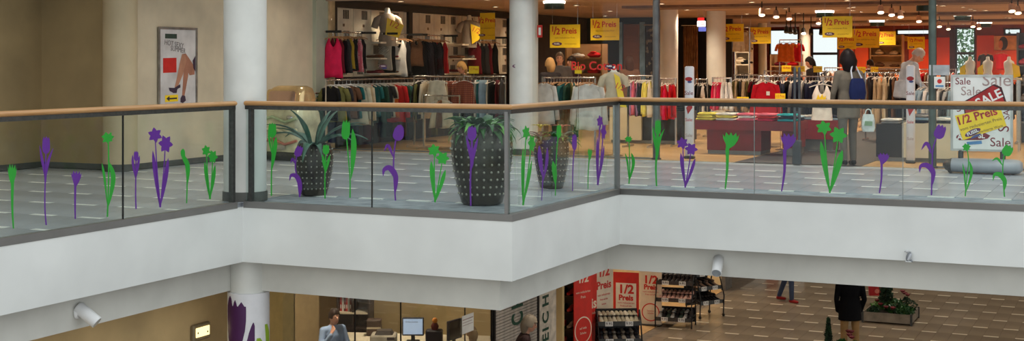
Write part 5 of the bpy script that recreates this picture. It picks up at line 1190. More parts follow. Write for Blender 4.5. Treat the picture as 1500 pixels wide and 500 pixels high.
for k, (px, py) in enumerate(((1116, 18), (1137, 21), (1156, 24), (1199, 31), (1290, 14), (1306, 18), (1319, 21), (1346, 28), (1376, 36), (1389, 40), (1425, 36), (1434, 39), (1482, 12), (1491, 15))):
    spot_head(px, py, m_hw, m_spl, 'copper coloured track spotlight, %s from left under the shop ceiling' % ORD[k], 'shining track spotlights', .85, .20)
for px, py in ((1152, 44), (1158, 45), (1165, 46), (1188, 47), (1203, 47), (1177, 46)):
    spot_head(px, py, m_black, m_black if px != 1177 else m_lampw, 'black track spotlight before the far window' if px != 1177 else 'lit black track spotlight before the slim far column', 'black track spotlights', .8, .42)
# gallery ceiling lights, out of view, added to light the corridor
for x, y in ((-13.3, 12.8), (-10.8, 15.5), (-11.5, 18.5), (-7.5, 19.9), (-4.2, 19.9), (-1.2, 19.9), (-11.4, 9.0)):
    downlight(x, y, 3.2, HALL_W, NEUT, 'unseen added downlight in the gallery ceiling', 'added gallery downlights', 1.3)
# ================================================================ people
m_skinp = mat('skin', (206, 150, 122), .55, 0, .05, 20); 
def J(**kw): return kw
def person(label, loc, rz, h=1.72, top=(60, 60, 64), bottom=(40, 40, 46), shoe=(30, 26, 26), hair=(40, 28, 22), hair_style='short', lean=0.0, bow=0.0, head_yaw=0.0, arms=None, legs=None, hem=.84, voxel=.013, shoulder=1.0, collar=None, hs=1.0, wide=1.0, sit=False, top_m=None):
    k = h / 1.75
    t = thing('person', label, 'person', loc, rz)
    Vv = Vector
    def leanpt(p):
        p = Vv(p)
        if p.z <= .95: return p
        q = p - Vv((0, 0, .95)); c, s_ = math.cos(lean), math.sin(lean)
        return Vv((q.x, q.y * c + q.z * s_, -q.y * s_ + q.z * c)) + Vv((0, 0, .95))
    A = {'R': [(.175, -.01, 1.42), (.235, -.03, 1.13), (.235, .05, .89), (.23, .075, .81)], 'L': [(-.175, -.01, 1.42), (-.235, -.03, 1.13), (-.235, .05, .89), (-.23, .075, .81)]}
    if arms:
        for s_, v in arms.items(): A[s_] = [A[s_][0]] + v
    Lg = {'R': [(.09, 0, .92), (.10, .015, .50), (.105, -.03, .09), (.125, .13, .035)], 'L': [(-.09, 0, .92), (-.10, .015, .50), (-.105, -.03, .09), (-.125, .13, .035)]}
    if legs:
        for s_, v in legs.items(): Lg[s_] = [Lg[s_][0]] + v
    segs = []   # (a, b, ra, rb, material index)
    mb = MB()
    def seg(a, b_, ra, rb, mi, n=12):
        a, b_ = Vv(a), Vv(b_); d = (b_ - a).normalized()
        mb.tube([tuple(a - d * ra * .85), tuple(a - d * ra * .5), tuple(a), tuple(b_), tuple(b_ + d * rb * .5), tuple(b_ + d * rb * .85)], [ra * .45, ra * .85, ra, rb, rb * .85, rb * .45], n); segs.append((a, b_, ra, rb, mi))
    # torso as ellipse sections
    secs = [(.86, .155, .115, 2), (.95, .165, .12, 2), (1.04, .15 * wide, .105 * wide, 1), (1.12, .145 * wide, .10 * wide, 1), (1.24, .165 * (1 + (wide - 1) * .7), .115 * wide, 1), (1.34, .18 * shoulder, .12, 1), (1.42, .165 * shoulder, .10, 1), (1.47, .10, .075, 1), (1.50, .055, .055, 0)]
    rings = []
    for z, rx, ry, mi in secs:
        ring = []
        for i in range(20):
            a = 2 * math.pi * i / 20; ring.append(tuple(leanpt((rx * math.cos(a), ry * math.sin(a) - .005, z))))
        rings.append(ring)
    mb.loft(rings)
    if hem < .95 and not sit:
        mb.loft([[(rx * math.cos(2 * math.pi * i / 20), ry * math.sin(2 * math.pi * i / 20), z) for i in range(20)] for z, rx, ry in ((hem, .185 * wide, .145 * wide), (hem + .06, .182 * wide, .142 * wide), (1.0, .172 * wide, .128 * wide), (1.15, .158 * wide, .112 * wide))])
    nb = leanpt((0, -.005, 1.46))
    # head
    hd = Vv((0, math.sin(lean + bow), math.cos(lean + bow)))
    nt_ = nb + hd * .08; hc = nb + hd * .175 + Vv((0, .02, 0))
    seg(nb, nt_, .056, .052, 0)
    Rh = Matrix.Rotation(head_yaw, 3, 'Z') @ Matrix.Rotation(-(lean + bow), 3, 'X')
    def H(p): return hc + Rh @ Vv(p)
    mb.ell(tuple(hc), (.076, .097, .115), 16, 12, Rh); mb.ell(tuple(H((0, .035, -.055))), (.055, .06, .06), 12, 8, Rh)
    mb.ell(tuple(H((0, .105, -.015))), (.014, .022, .026), 8, 6, Rh)
    for sx in (-1, 1): mb.ell(tuple(H((sx * .078, -.005, -.01))), (.012, .02, .032), 8, 6, Rh)
    segs.append((hc, H((0, .03, -.06)), .1, .07, 0))
    # arms and hands
    for s_, sg in (('R', 1), ('L', -1)):
        P = [leanpt((x * (shoulder if i == 0 else 1), y, z)) for i, (x, y, z) in enumerate(A[s_])]
        seg(leanpt((sg * .08, 0, 1.42)), P[0], .07, .066, 1); seg(P[0], P[1], .062, .048, 1); seg(P[1], P[2], .047, .036, 1)
        d = (P[3] - P[2]).normalized(); side = Vv((0, 1, 0)); side = (side - d * side.dot(d)).normalized(); nrm = d.cross(side)
        seg(P[2], P[2] + d * .03, .030, .028, 0, 8)
        pc = P[2] + d * .065
        for f in range(4): seg(P[2] + d * .03 + side * (f - 1.5) * .012, pc + d * .02 + side * (f - 1.5) * .021, .016, .014, 0, 6)
        for f in range(4):
            ln = (.068, .078, .074, .058)[3 - f]; b0 = pc + d * .03 + side * (f - 1.5) * .022; b1 = b0 + d * ln * .55 + nrm * (-sg) * .010; b2 = b1 + d * ln * .35 + nrm * (-sg) * .024
            seg(b0, b1, .0098, .009, 0, 6); seg(b1, b2, .009, .008, 0, 6)
        b0 = P[2] + d * .045 + side * .03; b1 = b0 + d * .035 + side * .03; seg(b0, b1, .013, .011, 0, 6); seg(b1, b1 + d * .03, .011, .009, 0, 6)
    # legs and feet
    for s_, sg in (('R', 1), ('L', -1)):
        P = [Vv(q) for q in Lg[s_]]
        seg(P[0], P[1], .092, .066, 2); seg(P[1], P[2], .066, .052, 2); seg(P[2], Vv((P[2].x, P[2].y, .06 if P[2].z < .2 else P[2].z - .03)), .045, .045, 3, 10)
        hl = Vv(P[2]) + (Vv(P[2]) - Vv(P[3])).normalized() * .035; hl.z = P[3].z + .008; seg(hl, P[3], .043, .034, 3, 10)
    me = bpy.data.meshes.new('body'); me.from_pydata([tuple(Vv(p) * k) for p in mb.v], [], mb.f)
    bm = bmesh.new(); bm.from_mesh(me); bmesh.ops.recalc_face_normals(bm, faces=bm.faces); bm.to_mesh(me); bm.free()
    tmp = bpy.data.objects.new('tmp', me); COL.objects.link(tmp)
    rm = tmp.modifiers.new('r', 'REMESH'); rm.mode = 'VOXEL'; rm.voxel_size = voxel
    sm = tmp.modifiers.new('s', 'SMOOTH'); sm.factor = .5; sm.iterations = 2
    dg = bpy.context.evaluated_depsgraph_get(); dg.update()
    out = bpy.data.meshes.new_from_object(tmp.evaluated_get(dg)); bpy.data.objects.remove(tmp); bpy.data.meshes.remove(me)
    out.name = 'body'; out.materials.clear()
    for m in (m_skinp, top_m or cmat(top), cmat(bottom), cmat(shoe, .45)): out.materials.append(m)
    # face materials from the nearest limb
    lo = []
    import numpy as np
    nF = len(out.polygons); cen = np.empty(nF * 3); out.polygons.foreach_get('center', cen); cen = cen.reshape(-1, 3) / k
    best = np.full(nF, 1e9); idx = np.zeros(nF, int)
    for a, b_, ra, rb, mi in segs:
        a_, b2 = np.array(a), np.array(b_); ab = b2 - a_; u = np.clip(((cen - a_) @ ab) / (ab @ ab + 1e-9), 0, 1); dd = np.linalg.norm(cen - a_ - u[:, None] * ab, axis=1) - (ra + (rb - ra) * u)
        w_ = dd < best; best[w_] = dd[w_]; idx[w_] = mi
    # torso: by section centre line, measured as ellipses
    for (z0, rx0, ry0, m0), (z1, rx1, ry1, m1) in zip(secs[:-1], secs[1:]):
        a_, b2 = np.array(leanpt((0, 0, z0))), np.array(leanpt((0, 0, z1))); ab = b2 - a_; u = ((cen - a_) @ ab) / (ab @ ab); ok = (u >= 0) & (u <= 1)
        q = cen - a_ - np.clip(u, 0, 1)[:, None] * ab; dd = np.sqrt((q[:, 0] / rx0) ** 2 + ((q[:, 1] ** 2 + q[:, 2] ** 2)) / ry0 ** 2) * ry0 - ry0
        w_ = ok & (dd < np.minimum(best, .02) + .0); best[w_] = dd[w_]; idx[w_] = (1 if z0 >= hem - .02 and z0 < 1.47 else m0)
    if hem < .95 and not sit:
        w_ = (cen[:, 2] > hem - .012) & (cen[:, 2] < 1.28) & (np.abs(cen[:, 0]) < .2 * wide) & (np.abs(cen[:, 1]) < .18 * wide) & (idx == 2); idx[w_] = 1
    out.polygons.foreach_set('material_index', idx.astype(np.int32)); out.polygons.foreach_set('use_smooth', [True] * nF)
    link('body', out, None, t)
    # hair: a cap that sinks into the head over the face
    hm = cmat(hair, .5); hbm = MB(); nu, nv = 24, 18; rings = []
    for kk in range(nv + 1):
        a = -math.pi / 2 + math.pi * kk / nv; ring = []
        for i in range(nu):
            th = 2 * math.pi * i / nu; dx, dy, dz = math.cos(a) * math.cos(th), math.cos(a) * math.sin(th), math.sin(a)
            face = dy > -.05 and dz < (.42 if hair_style != 'bob' else .35) - .12 * abs(dx) and (abs(dx) < .8 or dz < -.25)
            nape = dz < (-.35 if hair_style == 'short' else -2)
            o = (1.10 if hair_style == 'short' else 1.2) * hs
            if hair_style == 'bald' : face = face or dz > .2 and dy > -.6; o = 1.05
            sc_ = .86 if (face or nape) else o
            sc_ *= 1 + (0 if face else .03 * math.sin(9 * th + 2) * math.sin(5 * a))
            p = Vv((.08 * dx * sc_, .10 * dy * sc_ - .004, .118 * dz * sc_ + .004))
            if hair_style in ('bob', 'long') and not face and dz < .1:
                p.z -= (.05 if hair_style == 'bob' else .14) * min(1, (.1 - dz)); p.y -= .01; p.x *= 1.08
            ring.append(tuple(H(p) * k))
        rings.append(ring)
    hbm.loft(rings).build('hair', hm, t, smooth=True)
    for sx in (-1, 1): MB().ell(tuple(H((sx * .03, .088, .012)) * k), (.011, .008, .007), 8, 6).build('eye', m_ink, t, smooth=True)
    MB().ell(tuple(H((0, .088, -.066)) * k), (.022, .008, .006), 8, 6, Rh).build('mouth', mat('lips', (168, 84, 78), .5), t, smooth=True)
    return t, k
AW = math.atan2(CS, -SN) - math.pi / 2        # facing straight away from the photographer
# woman with the shoulder bag, seen from behind
p = wp(1243, 90, 20.15)
tW, kW = person('woman in a grey jacket and grey trousers seen from behind in the entrance', (p.x, p.y, 0.004), AW + .15, 1.63, (120, 108, 94), (104, 96, 88), (34, 30, 32), (30, 20, 20), 'bob', 0.0, .08, 0, {'R': [(.25, -.02, 1.13), (.255, .03, .90), (.255, .045, .81)], 'L': [(-.24, .02, 1.14), (-.20, .17, .98), (-.17, .24, .97)]}, {'R': [(.085, .05, .5), (.09, .03, .09), (.10, .18, .035)], 'L': [(-.10, -.02, .5), (-.105, -.09, .10), (-.12, .06, .045)]}, hem=.74, hs=1.3)
t = thing('shoulder_bag', 'navy blue shoulder bag worn by the woman in the entrance', 'bag', wp(1256, 128, 20.0), AW + .2)
mN = cmat((34, 42, 84)); MB().loft([rrect(.22, .09, -.17, .04), rrect(.25, .12, -.08, .05), rrect(.22, .10, .06, .04), rrect(.17, .05, .13, .02)]).build('pouch', mN, t, smooth=True)
MB().tube([(-.08, 0, .12), (-.09, .02, .24), (-.04, .07, .34), (.02, .09, .30), (.08, .02, .12)], .011, 8).build('strap', cmat((214, 214, 222)), t, smooth=True)
hp = wp(1267, 163, 20.0)
t = thing('plastic_bag', 'white plastic shopping bag hanging from the woman’s right hand'.replace('’', ''), 'bag', wp(1272, 193, 19.95), AW - .2)
mP = mat('plastic_white', (214, 220, 214), .35, 0, .06, 12)
MB().loft([rrect(.16, .07, 0, .03), rrect(.19, .10, .05, .04), rrect(.18, .09, .16, .04), rrect(.15, .06, .25, .025)]).build('pouch', mP, t, smooth=True)
for sx in (-.05, .05): MB().tube([(sx, 0, .24), (sx * .6, 0, .31), (0, 0, .325)], .008, 6).build('handle', mP, t)
MB().flat([(x, -.056, z) for x, z in ((-.06, .09), (.05, .085), (.055, .15), (-.05, .155))], (0, -1, 0), .002).build('print', mat('bag_print_green', (140, 170, 130), .5), t)
# older man bending over the table
p = wp(1322, 90, 23.7)
person('grey haired man in a pale grey sweater bending over the shirts', (p.x, p.y, 0), AW - 1.4, 1.80, (186, 194, 206), (38, 40, 52), (30, 26, 26), (186, 180, 176), 'short', .30, .40, 0, {'R': [(.24, .10, 1.18), (.20, .34, 1.08), (.18, .42, 1.05)], 'L': [(-.24, .10, 1.16), (-.22, .32, 1.02), (-.2, .4, 1.0)]}, hem=.88, shoulder=1.08)
# shoppers further inside
p = wp(1190, 90, 29.2); person('dark haired shopper in black before the far window', (p.x, p.y, 0), AW + 1.9, 1.60, (36, 28, 30), (30, 28, 32), hair=(26, 18, 18), hair_style='long', bow=.3)
p = wp(806, 90, 24.6); person('blonde shopper in dark clothes behind the shirt rail', (p.x, p.y, 0), AW + .4, 1.56, (46, 40, 44), hair=(188, 146, 96), hair_style='bob')
p = wp(820, 90, 26.6); person('balding man in grey behind the blonde shopper', (p.x, p.y, 0), AW + 3.0, 1.68, (92, 84, 82), hair=(120, 96, 78), hair_style='short')
p = wp(838, 90, 27.6); person('dark haired shopper beside the balding man', (p.x, p.y, 0), AW + 2.2, 1.60, (60, 36, 46), hair=(34, 22, 20), hair_style='bob')
p = wp(679, 90, 25.2); person('blond shopper in brown behind the plaid skirt rail', (p.x, p.y, 0), AW + 2.4, 1.50, (96, 80, 62), hair=(176, 136, 82), hair_style='bob', bow=.25)
p = wp(922, 90, 27.6); person('brown haired shopper behind the lavender and yellow rail', (p.x, p.y, 0), AW + .2, 1.60, (120, 84, 64), hair=(78, 48, 34), hair_style='long')
p = wp(1258 + 17, 90, 33); person('shopper in black under the orange wall', (p.x, p.y, 0), AW + .8, 1.55, (34, 30, 34), hair=(50, 34, 26), hair_style='short')
# ================================================================ ground floor
LX = -9.2
def lY(px): return onX(px, LX)[0]
m_lbrown = mat('ground_wall_brown', (204, 174, 124), .8, 0, .05, 1.5); m_loff = mat('office_wall_beige', (198, 172, 122), .8, 0, .04, 1.5)
struct(MB().box(-9.65, -9.5, 3, 13.6, LOWZ, -0.93).build('wall_lower_left', m_lbrown))
struct(MB().box(-13.6, -9.5, 13.45, 13.6, LOWZ, -0.93).build('wall_office_side', m_loff))
struct(MB().box(-13.75, -13.6, 13.45, 33.0, LOWZ, -0.93).build('wall_office_back', m_loff))
struct(MB().box(-13.6, LX - .1, 32.4, 32.55, LOWZ, -0.93).build('wall_shoe_shop', mat('shoe_shop_wall_cream', (232, 208, 160), .8, 0, .03)))
struct(MB().box(-13.6, LX - .05, 22.3, 22.4, LOWZ, -0.93).build('wall_office_end', m_loff))
struct(MB().box(LX - .1, LX, 32.4, 33.0, LOWZ, -0.93).build('wall_shoe_corner', mat('corner_grey', (110, 104, 96), .7)))
struct(MB().box(-13.6, LX - .05, 22.4, 32.4, LOWZ - .006, LOWZ + .002).build('floor_shoe_shop', mat('shoe_shop_floor', (196, 156, 104), .35, 0, .06)))
struct(MB().box(-20, 14, 45.5, 45.7, LOWZ, -0.9).build('wall_lower_back', mat('lower_back_wall', (150, 132, 108), .8)))
# wrapped lower part of the corner column
t = thing('wrapped_column', 'round column below the gallery wrapped in white with purple tulips', 'column', (C1[0] + .034, C1[1] + .016, LOWZ))
zt = -1.0 - LOWZ
MB().lathe([(R1 - .03, 0), (R1 - .03, -.0 + 3.98)], 40).build('shaft', m_col, t, smooth=True)
MB().lathe([(R1 - .004, 0.0), (R1 - .004, zt)], 48).build('wrap', mat('wrap_white', (232, 232, 236), .5, 0, .02), t, smooth=True)
MB().lathe([(R1 + .01, 0), (R1 + .01, .1), (R1 - .004, .1)], 40).build('plinth', m_skirt, t, smooth=True)
F1 = -SN * C1[0] + CS * C1[1]
cpx = project(C1[0] + .034, C1[1] + .016, 0)[0]; toCam = math.atan2(-C1[1], -C1[0])
def wrap_patch(name, rows, m, d=.0015):
    """rows: (py, px_left, px_right) as seen on the column's face -> bent patch on the cylinder"""
    Rr = R1 - .004 + d; ring_ = []; n = 10; rpx = Rr * FOC / (F1 - .2)
    V = []; Fc_ = []
    for py, xl, xr in rows:
        z = zy(py, F1 - .2) - LOWZ
        for i in range(n + 1):
            u = max(-.999, min(.999, ((xl + (xr - xl) * i / n) - cpx) / rpx)); a = toCam + math.asin(u); V.append((Rr * math.cos(a), Rr * math.sin(a), z))
    for r_ in range(len(rows) - 1):
        for i in range(n): o = r_ * (n + 1) + i; Fc_.append((o, o + 1, o + n + 2, o + n + 1))
    MB().add(V, Fc_).build(name, m, t, smooth=True, fix=False)
m_wp = mat('wrap_purple', (74, 22, 84), .5, 0, .03); m_wg = mat('wrap_green', (150, 184, 40), .5, 0, .03)
wrap_patch('tulip_petals', [(449, 333.9, 360.2), (455, 333.8, 360.6), (470, 333.8, 360.4), (485, 334.2, 358.8), (497, 335, 356), (510, 337, 352), (520, 342, 347)], m_wp)
for xl, xr, yt in ((333.9, 340.8, 435), (341.4, 347.6, 440), (348.2, 358.8, 442.5)):
    wrap_patch('tulip_tip', [(yt, (xl + xr) / 2 - .2, (xl + xr) / 2 + .2), (yt + 4, xl + (xr - xl) * .22, xr - (xr - xl) * .22), (450, xl, xr)], m_wp)
wrap_patch('tulip_bud', [(473, 370.4, 371.6), (478, 368, 373), (488, 364.5, 373), (500, 361.5, 373), (515, 361, 371)], m_wp)
wrap_patch('green_leaf', [(478, 387.5, 391.5), (490, 388.5, 394), (510, 389.5, 394.5)], m_wg); wrap_patch('green_leaf', [(496.5, 376, 381), (505, 374, 386), (520, 374, 386)], m_wg)
# wall lamp
Yq, Fq = onX(291, -9.495); t = thing('wall_lamp', 'small lit emergency wall lamp on the brown ground floor wall', 'lamp', (-9.495, Yq, zy(495, Fq)), math.pi / 2)
MB().rbox(-.15, .15, -.05, 0, -.02, .16, .012).build('housing', mat('lamp_housing', (136, 120, 90), .5), t); MB().rbox(-.12, .12, -.062, -.05, .02, .125, .005).build('diffuser', mat('lamp_diffuser', (255, 236, 170), .4, 0, 0, emit=1.4), t)
MB().box(-.1, -.085, -.066, -.06, .06, .08).box(.07, .085, -.066, -.06, .05, .07).build('screw', m_ink, t)
# office glazing
ys = [13.65, lY(520), lY(587), lY(681), lY(721)]
for i, w_ in enumerate(('beside the wrapped column', 'in front of the man on the phone', 'in front of the printer and the screen', 'next to the slatted shutter')):
    t = thing('office_window', 'tall office glass pane ' + w_, 'glass', (LX, ys[i], LOWZ)); MB().box(-.006, .006, .005, ys[i + 1] - ys[i] - .005, .03, 3.0).build('pane', m_sglass, t); MB().box(-.008, .008, ys[i + 1] - ys[i] - .006, ys[i + 1] - ys[i] + .006, 0, 3.02).build('mullion', m_black, t); MB().box(-.025, .025, 0, ys[i + 1] - ys[i], 0, .03).build('floor_channel', m_darksteel, t)
# office contents
def opt(px, py, F): return wp(px, py, F)
dp = opt(605, 495, 23.3); zD = -3.14
t = thing('office_desk', 'long beige office desk carrying the printer and screens', 'desk', (dp.x, dp.y, LOWZ), .3)
MB().box(-1.4, 1.6, -.35, .35, zD - LOWZ - .04, zD - LOWZ).build('desk_top', m_bei, t)
for sx in (-1.3, 1.45): MB().box(sx, sx + .05, -.3, .3, 0, zD - LOWZ - .04).build('side_panel', m_bei, t)
def monitor(label, px, F, rz, glow, w_=.36, h=.30):
    p = opt(px, 90, F); t = thing('computer_monitor', label, 'monitor', (p.x, p.y, zD), rz)
    MB().rbox(-w_ / 2, w_ / 2, -.02, .03, .10, .10 + h, .008).build('casing', mat('monitor_casing', (40, 44, 64), .4), t); MB().box(-w_ / 2 + .02, w_ / 2 - .02, -.023, -.019, .125, .10 + h - .02).build('screen', glow, t)
    MB().box(-.03, .03, 0, .03, .02, .14).build('neck', m_black, t); MB().rbox(-.11, .11, -.09, .09, 0, .02, .008).build('foot', m_black, t)
    return t
mon = monitor('computer screen lit pale blue on the office desk', 605, 23.0, YAW, mat('screen_glow', (188, 208, 236), .3, 0, .03, 3, emit=.55))
lettering('Online buchen', .035, m_ink, mon, (-.02, -.025, .33))
monitor('dark computer screen turned sideways on the office desk', 666, 22.7, YAW + 1.0, mat('screen_dark', (26, 24, 28), .2), .38, .32)
p = opt(563, 90, 22.8); t = thing('printer', 'pale grey office printer left of the lit screen', 'printer', (p.x, p.y, zD), YAW)
m_pr = mat('printer_grey', (178, 168, 148), .5); MB().rbox(-.22, .20, -.2, .2, 0, .17, .02).build('body', m_pr, t); MB().loft([rrect(.30, .26, .17, .03), rrect(.24, .2, .235, .03)]).build('paper_lid', mat('printer_dark', (70, 58, 48), .5), t); MB().box(-.14, .14, -.24, -.19, .05, .07).build('tray', m_pr, t); MB().rbox(.06, .18, -.205, -.195, .10, .15, .002).build('control_panel', m_ink, t)
p = opt(552, 90, 23.4); t = thing('paper_box', 'dark paper box behind the printer', 'box', (p.x - .12, p.y + .12, zD), YAW); MB().rbox(-.12, .12, -.1, .1, 0, .27, .01).build('carton', mat('box_brown', (78, 56, 44), .6), t); MB().box(-.12, .12, -.103, -.1, .12, .15).build('tape', m_bei, t)
p = opt(637, 90, 23.0); t = thing('desk_figure', 'small orange headed figure on a dark base beside the lit screen', 'figure', (p.x, p.y, zD), YAW)
MB().rbox(-.15, .13, -.1, .1, 0, .20, .02).build('dark_base', m_ink, t); MB().lathe([(.05, .2), (.065, .26), (.04, .31)], 14).build('body', mat('figure_red', (120, 50, 40), .6), t, smooth=True); MB().ell((0, 0, .35), (.045, .045, .05), 12, 8).build('head', mat('figure_orange', (224, 140, 50), .6), t, smooth=True)
p = opt(672, 90, 22.2); t = thing('desk_clutter', 'dark telephone with a yellow note in front of the sideways screen', 'telephone', (p.x, p.y, zD), YAW); MB().rbox(-.12, .12, -.1, .1, 0, .08, .02).build('base', m_ink, t); MB().tube([(-.1, -.04, .09), (-.06, -.04, .125), (.06, -.04, .125), (.1, -.04, .09)], .02, 8).build('handset', m_black, t, smooth=True); MB().box(-.06, .02, .02, .09, .082, .09).build('note', m_yel, t)
# notice on the glass
Yn = lY(683); t = thing('paper_notice', 'white paper notice on the office glass next to the shutter', 'notice', (LX + .008, lY(676), zy(488, onX(683, LX)[1])), math.pi / 2)
Wn = lY(693) - lY(676); MB().box(0, Wn, -.002, 0, 0, .27).build('sheet', m_paper, t); MB().box(.02, Wn - .02, -.003, -.002, .2, .215).box(.02, Wn - .05, -.003, -.002, .16, .168).box(.02, Wn - .03, -.003, -.002, .12, .128).build('print', m_grey_t, t)
# dark shelf cabinet at the back with red poster
p = opt(517, 90, 24.6); t = thing('office_cabinet', 'dark open office cabinet behind the man on the phone', 'cabinet', (p.x, p.y, LOWZ), YAW - .1)
m_cab = mat('cabinet_dark', (58, 42, 36), .6); Wc = .6
MB().box(-Wc / 2, -Wc / 2 + .03, 0, .4, 0, 2.0).build('side_panel', m_cab, t); MB().box(Wc / 2 - .03, Wc / 2, 0, .4, 0, 2.0).build('side_panel', m_cab, t); MB().box(-Wc / 2, Wc / 2, .38, .4, 0, 2.0).build('back_panel', m_cab, t); MB().box(-Wc / 2, Wc / 2, 0, .4, 1.97, 2.0).build('cornice', m_cab, t); MB().box(-.02, .01, 0.02, .38, 0, 1.97).build('divider', m_cab, t)
for z in (.35, .75, 1.02, 1.4): MB().box(-Wc / 2 + .03, Wc / 2 - .03, 0.01, .38, z, z + .03).build('shelf_board', m_bei if z == 1.02 else m_cab, t)
for k in range(6):
    q = thing('office_folder', 'red and white office folder, %s from the left in the dark cabinet' % ORD[k], 'folder', tuple(t.matrix_basis @ Vector((-.26 + .035 * k, .12, 1.05))), YAW - .1, 'folders in the dark cabinet'); MB().box(0, .03, 0, .22, 0, .26 - .01 * (k % 3)).build('spine', [m_red, m_paper, mat('folder_maroon', (120, 30, 40), .6)][k % 3], q); MB().box(.006, .024, -.002, 0, .05, .12).build('spine_label', m_paper, q)
# wall panels behind the man
for px, lb in ((410, 'olive office wall panel right of the wrapped column'), (448, 'beige office wall panel left of the man on the phone')):
    Yp = onX(px, -13.58)[0]; t = thing('office_wall_panel', lb, 'panel', (-13.58, Yp, LOWZ)); MB().box(0, .03, -.42, .42, 0.05, 2.95).build('board', mat('panel_olive', (150, 132, 84), .7, 0, .03) if px == 410 else mat('panel_beige', (204, 176, 128), .7, 0, .02), t)
# people of the ground floor
p = opt(488, 90, 21.4); person('man in a pale blue shirt holding a telephone behind the office glass', (p.x, p.y, LOWZ), math.atan2(-p.y, -p.x) - math.pi / 2 + .55, 1.69, (140, 160, 190), (50, 50, 60), hair=(42, 28, 22), arms={'R': [(.27, .06, 1.14), (.16, .20, 1.38), (.11, .17, 1.46)], 'L': [(-.25, .06, 1.13), (-.14, .26, 1.08), (-.08, .32, 1.08)]}, bow=.12, hem=.9)
p = opt(692, 90, 21.2); person('light brown haired visitor whose head shows behind the office glass', (p.x, p.y, LOWZ), AW + .5, 1.44, (70, 60, 54), hair=(150, 118, 84), hair_style='bob')
p = opt(757, 90, 20.6); person('grey haired woman in a dark brown coat walking past the shutter', (p.x, p.y, LOWZ + .002), AW - 1.5, 1.74, (64, 46, 44), (50, 44, 46), hair=(140, 126, 108), hair_style='bob', lean=.26, hem=.62, legs={'R': [(.09, .16, .52), (.09, .14, .10), (.10, .30, .045)], 'L': [(-.09, -.06, .5), (-.09, -.28, .14), (-.10, -.16, .05)]})
p = opt(1150, 90, 31.8); person('person in blue jeans and red shoes walking on the ground floor', (p.x, p.y, LOWZ + .001), AW - 2.2, 1.74, (60, 64, 84), (66, 78, 104), (150, 40, 40), (60, 40, 30), legs={'R': [(.10, .20, .52), (.12, .22, .10), (.14, .37, .04)], 'L': [(-.09, -.04, .5), (-.11, -.20, .11), (-.12, -.06, .045)]}, hem=.9)
p = opt(1245, 90, 25.6); person('man in a black jacket and tan trousers standing with his back turned', (p.x, p.y, LOWZ + .001), AW, 1.74, (9, 9, 13), (168, 130, 84), (40, 32, 28), (40, 30, 26), hem=.74, shoulder=1.18, wide=1.18, arms={'R': [(.26, -.04, 1.12), (.22, .06, .90), (.17, .12, .86)], 'L': [(-.26, -.04, 1.12), (-.22, .06, .90), (-.17, .12, .86)]}, legs={'R': [(.11, .02, .5), (.12, -.02, .09), (.15, .13, .035)], 'L': [(-.10, .04, .5), (-.11, .02, .09), (-.14, .17, .035)]})
p = opt(1297, 90, 30.9); person('person in dark trousers with a red bag behind the planted conifer', (p.x, p.y, LOWZ + .001), AW - 1.3, 1.72, (30, 34, 60), (34, 36, 60), hair=(50, 36, 28))
t = thing('red_bag', 'red shopping bag held behind the planted conifer', 'bag', opt(1281, 433, 30.6), AW); MB().loft([rrect(.24, .09, 0, .01), rrect(.26, .11, .2, .01), rrect(.25, .09, .30, .01)]).build('pouch', mat('bag_red', (196, 30, 34), .5), t); MB().tube([(-.06, 0, .29), (-.03, 0, .40), (.03, 0, .40), (.06, 0, .29)], .006, 6).build('handle', mat('bag_red', (196, 30, 34), .5), t); MB().flat([(.05 * math.cos(a) + .04, -.058, .1 + .05 * math.sin(a)) for a in [2 * math.pi * i / 14 for i in range(14)]], (0, -1, 0), .002).build('print', mat('bag_pink', (230, 130, 110), .5), t)

# slatted shutter and lettered strip
y0, y1 = lY(724), lY(786)
t = thing('slatted_shutter', 'pale slatted roller shutter with green letters on the ground floor', 'shutter', (LX, y0, LOWZ))
m_sh = mat('shutter_grey', (186, 176, 164), .5); nsl = 62
slat = MB().box(-.012, .010, 0, y1 - y0, 0, .040); me = bpy.data.meshes.new('slat'); me.from_pydata(slat.v, [], slat.f)
for i in range(nsl): link('slat', me, m_sh, t, (0, 0, .02 + i * .048))
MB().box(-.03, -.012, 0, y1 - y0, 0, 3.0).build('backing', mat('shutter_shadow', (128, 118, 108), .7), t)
for yy in (-.05, y1 - y0): MB().box(-.04, .03, yy, yy + .05, 0, 3.02).build('side_channel', m_black, t)
m_dg = mat('letter_green', (16, 72, 52), .5)
def vletters(parent, word, pys, px, plane_x, F, sz, sx):
    for ch, py in zip(word, pys):
        Yq_ = onX(px, plane_x)[0]
        o = lettering(ch, sz, m_dg, parent, tuple(parent.matrix_basis.inverted() @ Vector((plane_x + .003, Yq_, zy(py, F)))), (0, 0, 0), .012 * sz / .4, sx, name='letter')
        # letter lies on the wall (facing +x) and reads upwards: its right side points up, its top to the left
        M_ = Matrix(((0, 0, 1), (0, -1, 0), (1, 0, 0))).transposed()
        xa, ya_, za_ = Vector((0, 0, 1)), Vector((0, -1, 0)), Vector((1, 0, 0))
        o.rotation_euler = Matrix((xa, ya_, za_)).transposed().to_euler()
F_s = onX(758, LX)[1]; vletters(t, 'CHM', (467, 442, 416), 758.5, LX + .010, F_s, .60, .50)
y0, y1 = lY(789.5), lY(814)
t = thing('letter_strip', 'tall white strip with green letters reading upwards beside the shutter', 'sign', (LX, y0, LOWZ)); MB().rbox(-.03, .012, 0, y1 - y0, 0, 3.0, .006).build('panel', mat('strip_white', (226, 214, 196), .5), t)
F_s = onX(799.5, LX)[1]; vletters(t, 'DEICHM', (512, 494, 482, 465, 440, 412), 799.5, LX + .012, F_s, .36, .78)
